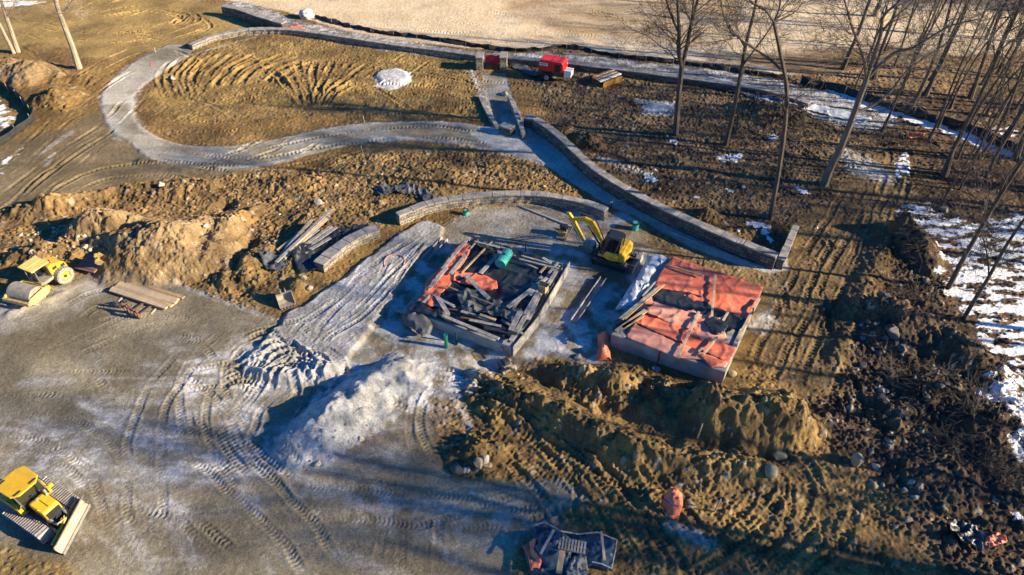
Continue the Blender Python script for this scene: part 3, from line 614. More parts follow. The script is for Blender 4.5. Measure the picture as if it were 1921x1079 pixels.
def stone_mat(name, c1, c2, mort, scx=.45, scy=.22):
    m, t, p = nodes(name); N = t.nodes; L = t.links
    uv = N.new('ShaderNodeUVMap'); uv.uv_map = 'UV'
    nz = N.new('ShaderNodeTexNoise'); nz.inputs['Scale'].default_value = 3; nz.inputs['Detail'].default_value = 3; L.new(uv.outputs[0], nz.inputs['Vector'])
    ad = N.new('ShaderNodeVectorMath'); ad.operation = 'MULTIPLY_ADD'; L.new(nz.outputs['Color'], ad.inputs[0]); ad.inputs[1].default_value = (.34,.20,0); L.new(uv.outputs[0], ad.inputs[2])
    b = N.new('ShaderNodeTexBrick'); L.new(ad.outputs[0], b.inputs['Vector'])
    b.inputs['Scale'].default_value = 1; b.inputs['Brick Width'].default_value = scx; b.inputs['Row Height'].default_value = scy
    b.inputs['Mortar Size'].default_value = .018; b.inputs['Color1'].default_value = (*c1, 1); b.inputs['Color2'].default_value = (*c2, 1); b.inputs['Mortar'].default_value = (*mort, 1)
    b.offset = .5; b.squash = .7; b.squash_frequency = 3
    n2 = N.new('ShaderNodeTexNoise'); n2.inputs['Scale'].default_value = 7; n2.inputs['Detail'].default_value = 5; L.new(uv.outputs[0], n2.inputs['Vector'])
    mr = N.new('ShaderNodeMapRange'); mr.inputs[1].default_value = .3; mr.inputs[2].default_value = .7; mr.inputs[3].default_value = .45; mr.inputs[4].default_value = 1.45; L.new(n2.outputs[0], mr.inputs[0])
    sc = N.new('ShaderNodeVectorMath'); sc.operation = 'SCALE'; L.new(b.outputs['Color'], sc.inputs[0]); L.new(mr.outputs[0], sc.inputs['Scale']); L.new(sc.outputs[0], p.inputs['Base Color'])
    h = N.new('ShaderNodeMath'); h.operation = 'SUBTRACT'; L.new(n2.outputs[0], h.inputs[0]); L.new(b.outputs['Fac'], h.inputs[1])
    bp = N.new('ShaderNodeBump'); bp.inputs['Distance'].default_value = .06; bp.inputs['Strength'].default_value = .8; L.new(h.outputs[0], bp.inputs['Height']); L.new(bp.outputs[0], p.inputs['Normal'])
    p.inputs['Roughness'].default_value = .9
    return m
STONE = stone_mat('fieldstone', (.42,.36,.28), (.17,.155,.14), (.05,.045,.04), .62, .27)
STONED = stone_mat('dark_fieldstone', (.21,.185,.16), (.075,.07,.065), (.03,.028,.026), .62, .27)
CAPM = mat('granite_coping', (.38,.35,.32), .8, col2=(.22,.205,.19), sc=2.2, bump=.01, bsc=15)

# ------------------------------------------------------------------ masonry walls
def resample(p, step):
    p = np.asarray(p, float); seg = np.linalg.norm(np.diff(p, axis=0), axis=1); s = np.concatenate([[0], np.cumsum(seg)])
    n = max(2, int(round(s[-1]/step))+1); t = np.linspace(0, s[-1], n)
    return np.stack([np.interp(t, s, p[:, k]) for k in range(p.shape[1])], 1), s[-1]
def masonry(name, px, h, th, label, m, cat='wall', cap=.12, z0=-.3, jag=0, sm=True, lo=None, capm=None, slab=1.1, overhang=.05, world=None):
    """px: points along the top of the wall as seen in the photograph"""
    p = np.array([W(x, y, h) for x, y in px]) if world is None else np.asarray(world, float)
    if sm: p = smooth(p, 8)
    q, L = resample(p, .3)
    n = len(q); t = np.gradient(q, axis=0); t /= np.linalg.norm(t, axis=1)[:, None]; nn = np.stack([-t[:, 1], t[:, 0]], 1)
    root = thing(name, (*q[n//2], 0), 0, label, cat); o = Vector((*q[n//2], 0))
    zt = h-cap
    vs = []; fs = []; uvs = []; rows = max(2, int((zt-z0)/.25))
    for sd in (1, -1):
        for i in range(n):
            for r in range(rows+1):
                z = z0+(zt-z0)*r/rows; j = .05*math.sin(i*7.3+r*11.1*sd)*math.cos(i*3.1-r*5.7) if 0 < r else 0
                vs.append((q[i,0]+nn[i,0]*sd*(th/2+j)-o.x, q[i,1]+nn[i,1]*sd*(th/2+j)-o.y, z)); uvs.append((i*L/(n-1)+(30 if sd > 0 else 0), z))
    R1 = rows+1
    for k, sd in enumerate((1, -1)):
        for i in range(n-1):
            for r in range(rows):
                a = k*n*R1+i*R1+r; fs.append((a, a+R1, a+R1+1, a+1))
    for i in range(n-1):
        a = i*R1+rows; b = n*R1+i*R1+rows; fs.append((a, a+R1, b+R1, b))
    for i in (0, n-1):
        for r in range(rows):
            a = i*R1+r; b = n*R1+i*R1+r; fs.append((a, b, b+1, a+1))
    mb = MB().add(vs, fs); ob = mb.build('wall_body', m, root)
    ul = ob.data.uv_layers.new(name='UV'); 
    for lp in ob.data.loops: ul.data[lp.index].uv = uvs[lp.vertex_index]
    if cap:
        k = min(90, max(1, int(L/slab))); gap = .018; cuts = [0]+sorted((a+random.uniform(-.3,.3))*L/k for a in range(1, k))+[L]
        for a in range(k):
            u = [cuts[a]+gap+(cuts[a+1]-cuts[a]-2*gap)*c/3 for c in range(4)]; ov = random.uniform(-.03,.03); vs = []
            s = np.linspace(0, L, n); th2 = th/2+overhang+random.uniform(-.03,.03)
            for c in u:
                x = np.interp(c, s, q[:,0])-o.x; y = np.interp(c, s, q[:,1])-o.y; nx = np.interp(c, s, nn[:,0]); ny = np.interp(c, s, nn[:,1])
                jj = random.uniform(-.02,.02)
                for sd, z in ((1, zt+.004), (1, zt+cap), (-1, zt+cap), (-1, zt+.004)): vs.append((x+nx*th2*sd, y+ny*th2*sd, z+jj*(z > zt+.01)))
            fs = [(c*4+e, c*4+(e+1) % 4, c*4+4+(e+1) % 4, c*4+4+e) for c in range(3) for e in range(4)]+[(0,1,2,3),(15,14,13,12)]
            MB().add(vs, fs).build('coping_slab', capm or CAPM, root, bev=.015, seg=1)
    return root
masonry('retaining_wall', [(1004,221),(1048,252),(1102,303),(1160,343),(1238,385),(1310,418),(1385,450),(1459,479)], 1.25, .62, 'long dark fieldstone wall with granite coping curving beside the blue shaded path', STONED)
masonry('retaining_wall', [(745,402),(800,381),(850,370),(920,363),(1000,362),(1060,370),(1105,380),(1138,393)], .95, .55, 'curved stone wall with granite coping wrapping the round terrace behind the digger', STONE)
masonry('stone_wall', [(597,494),(632,464),(670,440),(708,426)], .85, .8, 'short straight light fieldstone wall with coping beside the pile of planks', STONE, slab=.9)
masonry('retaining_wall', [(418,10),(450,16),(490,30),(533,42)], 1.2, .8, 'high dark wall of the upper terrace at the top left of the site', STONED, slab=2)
masonry('retaining_wall', [(356,84),(400,66),(457,55),(520,53),(580,58),(660,70),(740,82),(820,92),(896,102)], .7, .6, 'long curved stone wall with light coping above the ochre plateau', STONE, slab=1.5)
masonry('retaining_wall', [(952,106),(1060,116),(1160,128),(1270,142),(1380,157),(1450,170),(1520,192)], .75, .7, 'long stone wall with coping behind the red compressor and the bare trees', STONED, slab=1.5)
masonry('stone_pier', [(1494,422),(1466,487)], .95, .42, 'narrow sunlit stone end pier past the far end of the path wall', STONE, sm=False, cat='pier', slab=.8)
masonry('cheek_wall', [(955,178),(965,200),(982,250)], .75, .32, 'right low cheek wall edging the gravel ramp', STONE, sm=False, slab=.9)
masonry('cheek_wall', [(900,178),(912,205),(932,236)], .35, .30, 'left low cheek wall edging the gravel ramp', STONE, sm=False, slab=.9, cap=.08)
masonry('stone_block', [(940,232),(962,239)], .9, .8, 'dark stone block at the foot of the gravel ramp', STONED, sm=False, cat='stone block', slab=2)
masonry('stone_block', [(986,217),(1003,221)], 1.0, .8, 'dark stone block at the upper end of the path wall', STONED, sm=False, cat='stone block', slab=2)
# gateway in the far wall
for x, lab in ((901, 'left pale stone gate pier in the far wall'), (945, 'right pale stone gate pier in the far wall')):
    c = W(x, 128, 0); t = thing('gate_pier', (*c, 0), R(-4), lab, 'gate pier', 'pair of gate piers')
    b = MB().box((0,0,.68), (.72,1.5,1.5)).build('pier_shaft', STONE, t); ul = b.data.uv_layers.new(name='UV')
    for lp in b.data.loops: co = b.data.vertices[lp.vertex_index].co; ul.data[lp.index].uv = (co.x+co.y, co.z)
    MB().box((0,0,1.49), (.82,1.6,.11)).build('pier_cap', CAPM, t, bev=.02)
def cloth(name, pts, z, m, label, cat='tarpaulin', amp=.10, sc=1.0, cell=.14, parent=None, seed=0, drape=None, ang=0, asp=3, world=False, group=None, thick=.012, edge=0, wz=None):
    """creased sheet lying over the outline pts at level z (number or function of x,y)"""
    p = np.asarray(pts, float) if world else np.array([W(x, y, z if not callable(z) else 0.5) for x, y in pts])
    n = len(p); x0, y0 = p.min(0)-cell; x1, y1 = p.max(0)+cell
    gx = np.arange(x0, x1+cell, cell); gy = np.arange(y0, y1+cell, cell)
    GX, GY = np.meshgrid(gx, gy); q = np.roll(p, -1, 0)
    def test(xx, yy):
        ins = np.zeros(xx.shape, bool); best = np.full(xx.shape, 1e9); cx = xx.copy(); cy = yy.copy()
        for (ax, ay), (bx, by) in zip(p, q):
            vx, vy = bx-ax, by-ay; L = vx*vx+vy*vy+1e-9; t = np.clip(((xx-ax)*vx+(yy-ay)*vy)/L, 0, 1)
            d = (xx-ax-t*vx)**2+(yy-ay-t*vy)**2; b = d < best; best = np.where(b, d, best); cx = np.where(b, ax+t*vx, cx); cy = np.where(b, ay+t*vy, cy)
            if ay != by: ins ^= ((ay > yy) != (by > yy)) & (xx < (bx-ax)*(yy-ay)/(by-ay)+ax)
        return ins, np.sqrt(best), cx, cy
    ins, _, _, _ = test(GX+cell/2, GY+cell/2); ins[-1] = False; ins[:, -1] = False
    jj, ii = np.nonzero(ins); idx = {}; fs = []
    def vid(j, i):
        if (j, i) not in idx: idx[(j, i)] = len(idx)
        return idx[(j, i)]
    for j, i in zip(jj, ii): fs.append((vid(j,i), vid(j,i+1), vid(j+1,i+1), vid(j+1,i)))
    ks = list(idx); vx = np.array([gx[i] for j, i in ks]); vy = np.array([gy[j] for j, i in ks])
    iv, d, cx, cy = test(vx, vy); cnt = np.zeros(len(ks), int)
    for f in fs:
        for a in f: cnt[a] += 1
    bd = cnt < 4; vx2 = np.where(bd & (d < cell*1.2), cx, vx); vy2 = np.where(bd & (d < cell*1.2), cy, vy)
    a = R(ang); u = (vx2*math.cos(a)+vy2*math.sin(a))/asp; v = -vx2*math.sin(a)+vy2*math.cos(a)
    wr = np.clip(1-np.abs(fbm(u, v, sc*1.6, 3, seed+90, .45))*4.5, 0, 1)**1.5*.8+.5*fbm(u, v, sc*2.5, 2, seed+95); wr2 = np.clip(1-np.abs(fbm(v*.6, u*asp, sc*1.1, 2, seed+93, .5))*5, 0, 1)**1.5
    zz = np.array([z(x, y) for x, y in zip(vx2, vy2)]) if callable(z) else np.full(len(ks), float(z))
    zz = zz + amp*np.clip(wr, -.3, 1)+amp*.5*np.clip(wr2, -.3, 1)+.02
    if edge: zz = zz - edge*(1-sstep(0, .35, d))
    ox, oy = p.mean(0)
    mb = MB(); mb.v = list(zip(vx2-(0 if parent else ox), vy2-(0 if parent else oy), zz)); mb.f = fs
    o = mb.build(name, m, parent, smooth=True)
    if not parent: o.location = (ox, oy, 0); tag(o, label, cat, group)
    s = o.modifiers.new('thick', 'SOLIDIFY'); s.thickness = thick
    return o
def strip(name, px, h, m, label, cat='silt fence', lean=.15, wob=.12, seed=0, parent=None, posts=2.2):
    """a standing fabric fence along the ground with its stakes"""
    p = smooth(np.array([W(x, y, 0) for x, y in px]), 6); q, L = resample(p, .25); n = len(q)
    t = np.gradient(q, axis=0); t /= np.linalg.norm(t, axis=1)[:, None]; nn = np.stack([-t[:, 1], t[:, 0]], 1)
    root = thing(name, (*q[n//2], 0), 0, label, cat); o = q[n//2]; vs = []; fs = []
    for i in range(n):
        for r in range(5):
            f = r/4; s = i*.25; d = lean*f+wob*perlin(np.array([s/.9+seed]), np.array([f*1.5+seed]))[0]
            x, y = q[i]+nn[i]*d; hh = h*(1+.18*perlin(np.array([s/1.7+seed]), np.array([.5]))[0])
            vs.append((x-o[0], y-o[1], H(*q[i])-.05+hh*f))
    for i in range(n-1):
        for r in range(4): a = i*5+r; fs.append((a, a+5, a+6, a+1))
    ob = MB().add(vs, fs).build('fabric', m, root, smooth=True); s = ob.modifiers.new('t', 'SOLIDIFY'); s.thickness = .02
    k = min(95, int(L/posts))
    for a in range(k+1):
        i = min(n-1, int(a/k*(n-1))); x, y = q[i]-nn[i]*.05; z = H(x, y)
        MB().beam((x-o[0], y-o[1], z-.2), (x-o[0]+.03, y-o[1], z+h*1.15), .05, .05).build('stake', WOODG, root)
    return root
strip('silt_fence', [(590,34),(640,48),(705,62),(780,72),(860,84),(940,96),(1010,98),(1060,92),(1110,100),(1180,112),(1290,124),(1400,140),(1480,152)], .5, FABRIC, 'black fabric silt fence running along the foot of the pale sand field', wob=.35, posts=3)
strip('silt_fence', [(1500,158),(1560,172),(1600,184),(1660,204),(1720,222),(1800,244),(1870,272),(1921,298),(1990,330)], .8, FABRIC, 'black fabric silt fence crossing the bare woods on the right', wob=.3, seed=5)
strip('silt_fence', [(-30,155),(0,163),(30,180),(52,205),(66,222),(50,240),(20,262),(0,278),(-30,300)], .8, FABRIC, 'black silt fence bending round a hollow at the left edge', wob=.1, seed=8)
# loose sheets lying on the strip of rubble beside the far wall
hz = lambda dz: (lambda x, y: H(x, y)+dz)
for i, (pts, m, lab) in enumerate((
    ([(600,52),(660,64),(720,75),(780,84),(775,90),(700,80),(640,70),(598,60)], FAB2, 'crumpled grey ground sheet beside the long curved wall'),
    ([(1290,138),(1360,150),(1430,165),(1500,182),(1490,190),(1410,175),(1340,160),(1285,148)], FAB2, 'crumpled grey ground sheet behind the forked bare tree'),
    ([(1400,162),(1470,175),(1560,195),(1640,215),(1625,222),(1540,206),(1460,190),(1400,174)], GREYT, 'long bluish grey sheet beneath the bare trees near the far wall'),
    ([(528,46),(560,42),(572,50),(540,56)], ORANGE, 'small orange sheet by the corner of the upper terrace'),
    ([(985,102),(1020,105),(1115,115),(1112,119),(1020,110),(985,108)], ORANGE, 'thin orange mesh lying left and right behind the red compressor'),
    ([(1285,136),(1320,140),(1322,145),(1286,142)], ORANGE, 'short orange mesh strip behind the forked bare tree'))):
    cloth('ground_sheet', pts, hz(.12 if i > 2 else .05), m, lab, amp=.16, sc=.9, cell=.18, seed=i*3)
t = thing('safety_netting', (*W(925,122,0), .15), R(-3), 'red safety netting hung between the two gate piers', 'netting')
MB().prism([(-.85,0),(.85,0),(.9,1.0),(.3,.9),(-.3,1.02),(-.85,.95)], -.02, .02).build('net_sheet', mat('red_net', (.62,.04,.06), .7), t)
MB().beam((-.9,.03,1.0), (.9,.03,1.0), .04, .04).beam((-.7,-.06,.2), (.5,-.06,.95), .04,.02).build('net_batten', WOODG, t)
# ------------------------------------------------------------------ machines
def track(root, y, L, r, w, sh=.3, m=SHOE, z=0, n=None, name='track_assembly'):
    """crawler track: dark carrier with rollers, and a belt of grousered shoes"""
    c = MB(); x0, x1 = -L/2, L/2
    c.box((0, y, r), (L, w*.55, r*.9)); 
    for x in (x0, x1): c.lathe([(r*.8,-w*.25),(r*.8,w*.25)], (x, y, r), n=20)
    o = c.build(name, DKM, root, bev=.02)
    P = []; per = 2*L+2*math.pi*r; n = n or int(per/sh)
    for k in range(n):
        s = k*per/n
        if s < L: P.append((x0+s, 2*r, 0))
        elif s < L+math.pi*r: a = (s-L)/r; P.append((x1+r*math.sin(a), r+r*math.cos(a), a))
        elif s < 2*L+math.pi*r: P.append((x1-(s-L-math.pi*r), 0, math.pi))
        else: a = (s-2*L-math.pi*r)/r; P.append((x0-r*math.sin(a), r-r*math.cos(a), math.pi+a))
    b = MB(); g = MB()
    for x, zz, a in P:
        M = Matrix.Rotation(a, 3, 'Y'); N = M @ Vector((0,0,1)); c0 = Vector((x, y, zz))
        b.box(c0-N*.0, (per/n*.97, w, .05), M); b.box(c0+N*.05+M @ Vector((per/n*.42,0,0)), (.035, w, .09), M)
    bb = b.build('track_shoes', m, o)
    return o
def tyre(root, c, r, w, rim=.5, m=TYRE, rm=YEL, lug=True, name='wheel'):
    o = MB().lathe([(r*.62,-w/2),(r*.9,-w/2),(r,-w*.36),(r,w*.36),(r*.9,w/2),(r*.62,w/2),(r*.62,-w/2)], c, n=36, cap=False).build(name, m, root, smooth=True)
    if lug:
        g = MB()
        for k in range(22):
            a = 2*math.pi*k/22
            for sd in (-1, 1):
                M = Matrix.Rotation(-a-sd*.06, 3, 'Y')
                g.box(Vector(c)+M @ Vector((0, sd*w*.22, r+.015)), (.07, w*.42, .05), M)
        g.build('tread', m, o)
    MB().lathe([(r*.2,-w*.25),(r*rim,-w*.3),(r*.6,-w*.49),(r*.635,-w*.51),(r*.635,w*.51),(r*.6,w*.49),(r*rim,w*.3),(r*.2,w*.25)], c, n=28).build('rim', rm, o, smooth=True)
    MB().lathe([(r*.16,-w*.42),(r*.16,w*.42)], c, n=12).build('hub', DKM, o)
    return o
# --- drum roller
def roller():
    a = Vector(W(88,572)); b = Vector(W(31,559)); ax = (a-b).normalized(); mid = (a+b)/2
    f = Vector((ax.y, -ax.x)); f = f if f.y < 0 else -f; hd = math.atan2(f.y, f.x)
    t = thing('road_roller', (mid.x, mid.y, H(mid.x, mid.y)), hd, 'dusty yellow drum roller with a flat canopy beside the rubble heap', 'roller', scale=.87)
    # local: x forward; drum centre at origin
    MB().lathe([(.3,-.9),(.68,-.9),(.70,-1.06),(.76,-1.06),(.76,1.06),(.70,1.06),(.68,.9),(.3,.9)], (0,0,.76), n=48).build('drum', DUST, t, smooth=True)
    MB().lathe([(.22,-1.10),(.22,1.10)], (0,0,.76), n=16).build('drum_axle', DKM, t)
    for s in (-1, 1):
        MB().prism([(-.95,.55),(-.95,1.0),(-.6,1.08),(.7,1.02),(.98,.85),(.98,.6),(.6,.5),(-.6,.42)], s*1.10, s*1.24).build('drum_frame', PALEY, t, bev=.02)
    MB().box((1.0,0,.73), (.22,2.48,.30)).build('front_beam', YEL, t, bev=.02)
    MB().box((-1.0,0,.8), (.24,2.48,.36)).build('rear_beam', YEL, t, bev=.02)
    MB().box((-1.2,0,.75), (.4,.7,.4)).build('hitch', YEL_D, t, bev=.03)
    # rear half, turned at the hitch
    c = bpy.data.objects.new('x', None)
    A = R(-9); M = Matrix.Rotation(A, 3, 'Z'); O = Vector((-1.2,0,0))
    def put(o):
        for v in o.data.vertices: v.co = O + M @ v.co
        for ch in o.children: put(ch)
        return o
    put(MB().box((-.42,0,.95), (1.15,1.5,.22)).box((-.5,0,.75),(1.0,.9,.3)).build('platform', DUST, t, bev=.02))
    put(MB().box((-.6,0,1.3), (.45,.5,.14)).box((-.82,0,1.6), (.14,.5,.55)).build('seat', BLK, t, bev=.04))
    put(MB().box((-.02,0,1.35), (.2,.7,.62)).build('console', DKM, t, bev=.03))
    put(MB().tube([(-.12,0,1.5),(-.24,0,1.72)], .03).lathe([(.20,-.02),(.20,.02)], (-.26,0,1.75), 'z', 16).build('steering_wheel', BLK, t))
    for x in (.1,-.9):
        for y in (-.68,.68): put(MB().tube([(x,y,1.05),(x,y,2.36)], .035, 8).build('canopy_post', GRM, t))
    put(MB().box((-.4,0,2.40), (1.5,1.62,.09)).box((-.4,0,2.455), (1.2,.06,.04)).build('canopy', PALEY, t, bev=.03))
    put(MB().prism([(-.95,.75),(-.93,1.95),(-1.25,2.0),(-2.0,1.78),(-2.28,1.5),(-2.32,.8)], -.68, .68).build('engine_hood', YEL, t, bev=.08, seg=3))
    for q in (-1.35,-2.0):
        for sd in (-1,1): put(MB().box((q, sd*.685, 1.6 if q > -1.5 else 1.42), (.36,.02,.25)).build('vent_grille', BLK, t))
    0 and put(MB().box((-1.35,.685,1.6), (.42,.02,.26)).box((-1.35,-.685,1.6), (.42,.02,.26)).box((-2.0,.685,1.42), (.30,.02,.24)).box((-2.0,-.685,1.42), (.30,.02,.24)).build('vent_grille', BLK, t))
    put(MB().box((-2.35,0,1.1), (.08,1.2,.55)).build('radiator_guard', DKM, t, bev=.02))
    put(MB().tube([(-1.4,.3,1.9),(-1.4,.3,2.25)], .05).build('exhaust', DKM, t))
    put(MB().box((-1.6,0,.70), (.3,1.8,.28)).build('axle', DKM, t))
    for s in (-1, 1): put(tyre(t, (-1.6, s*.92, .70), .70, .48))
    bpy.data.objects.remove(c)
roller()
# --- crawler dozer
def dozer():
    # heading from the near track; blade turned a little
    hd = R(-28); c = Vector((-23.79,18.27))
    t = thing('bulldozer', (c.x, c.y, H(c.x, c.y)), hd, 'bright yellow crawler dozer with a raised angled blade at the lower left corner', 'bulldozer', scale=.8)
    for s in (-1, 1): track(t, s*1.12, 2.9, .42, .76, .19)
    MB().box((-.2,0,.75), (3.4,1.35,.5)).build('chassis', DKM, t, bev=.03)
    MB().prism([(.25,.9),(.25,2.02),(.5,2.08),(1.55,1.9),(1.68,1.75),(1.7,.85)], -.52, .52).build('engine_hood', YEL, t, bev=.10, seg=3)
    MB().box((1.71,0,1.35), (.04,.85,.8)).build('radiator_grille', BLK, t)
    MB().box((.95,0,2.03), (1.0,.03,.02), Matrix.Rotation(R(9), 3, 'Y')).build('hood_seam', DKM, t)
    MB().tube([(.75,.42,1.95),(.72,.5,2.25),(.66,.5,2.5)], .07, 10).build('exhaust', DUST, t, smooth=True)
    MB().lathe([(.09,0),(.11,.10),(.05,.13)], (.55,-.05,2.06), 'z', 14).build('air_cap', DUST, t)
    MB().tube([(1.1,-.45,1.97),(1.2,-.5,2.05),(1.3,-.45,1.95),(1.2,-.4,1.92),(1.1,-.45,1.97)], .03).build('lift_eye', YEL, t)
    for s in (-1, 1):
        MB().prism([(-2.3,.95),(-2.3,1.5),(-.9,1.62),(-.2,1.35),(-.2,.95)], s*.62, s*1.02).build('side_tank', YEL, t, bev=.05)
    MB().prism([(-1.55,1.5),(-1.65,2.75),(-.25,2.8),(.10,1.9),(.05,1.35),(-.3,1.35)], -.74, .74).build('cab', GLASS, t, bev=.04)
    cf = MB()
    for s in (-1, 1):
        for a, b in (((-1.55,1.5),(-1.65,2.75)), ((-.25,2.8),(.12,1.9)), ((.12,1.9),(.05,1.35)), ((-.8,1.5),(-.8,2.78)), ((-1.6,1.5),(.05,1.4))): cf.beam((a[0],s*.75,a[1]), (b[0],s*.75,b[1]), .08, .08)
    cf.build('cab_frame', DKM, t)
    MB().prism([(-1.85,-.55),(-1.6,-.95),(-.2,-.92),(.15,-.55),(.15,.55),(-.2,.92),(-1.6,.95),(-1.85,.55)], 2.80, 2.93, 'xy').build('cab_roof', YEL, t, bev=.05)
    for q in ((-.05,.5),(-.05,-.5),(-1.6,-.5)): MB().box((*q,2.96), (.07,.45,.05)).build('roof_lamp', BLK, t, bev=.01)
    for s in (-1, 1): MB().tube([(.1,s*.8,2.1),(.35,s*1.0,2.1)], .025).box((.36,s*1.0,2.05), (.05,.22,.3)).build('mirror', YEL, t)
    for s in (-1, 1):
        MB().tube([(1.5,s*.50,1.45),(1.75,s*.6,1.3),(2.1,s*.5,1.15),(2.35,s*.42,1.05)], .025, 6).build('hydraulic_hose', BLK, t)
        MB().prism([(-2.1,1.2),(-.9,1.32),(-.9,1.42),(-2.1,1.3)], s*1.022, s*1.03).build('side_stripe', DKM, t)
        MB().box((.9,s*.525,1.35), (.9,.02,.45)).build('hood_louvre', DKM, t)
        MB().tube([(-.3,s*.98,1.5),(-.3,s*.98,2.0),(-1.1,s*.98,2.05)], .022, 6).build('grab_rail', BLK, t)
    # C-frame and blade
    for s in (-1, 1):
        MB().beam((.2,s*.68,.55), (2.25,s*.62,.5), .16, .22).build('push_arm', YEL_D, t, bev=.02)
        MB().tube([(1.5,s*.45,1.3),(2.3,s*.35,.95)], .06, 10).tube([(1.5,s*.45,1.3),(1.95,s*.4,1.1)], .09, 10).build('lift_cylinder', GRM, t)
    A = R(27); M = Matrix.Rotation(A, 3, 'Z'); O = Vector((2.55,0,0))
    prof = []; K = 9
    for k in range(K): u = k/(K-1); prof.append((.30*(2*u-1)**2-.05+.12*u, .22+u*1.08))
    vs = []
    for y in (-1.65,1.65):
        for x, z in prof: vs.append((x, y, z))
        for x, z in prof[::-1]: vs.append((x-.07, y, z))
    n = 2*K; fs = [(k, (k+1) % n, n+(k+1) % n, n+k) for k in range(n)]+[tuple(range(n)), tuple(range(2*n-1, n-1, -1))]
    b = MB().add(vs, fs).build('blade', mat('worn_blade', (.62,.48,.33), .55, col2=(.50,.34,.20), sc=1.5, metal=.1), t)
    e = MB().box((.30,0,.17), (.05,3.34,.22)).build('cutting_edge', SHOE, b)
    r2 = MB().box((-.15,0,.6), (.14,2.8,.12)).box((-.12,0,1.05),(.12,3.0,.1)).build('blade_rib', YEL, b)
    cl = MB().box((-.05,-.1,1.34), (.30,.34,.10)).tube([(-.2,-.35,1.42),(.1,.1,1.40)], .035).tube([(.15,-.3,1.40),(-.1,.2,1.40)], .035).build('blade_clamp', YEL_D, b, bev=.01)
    for o in (b, e, r2, cl):
        for v in o.data.vertices: v.co = O + M @ v.co
dozer()
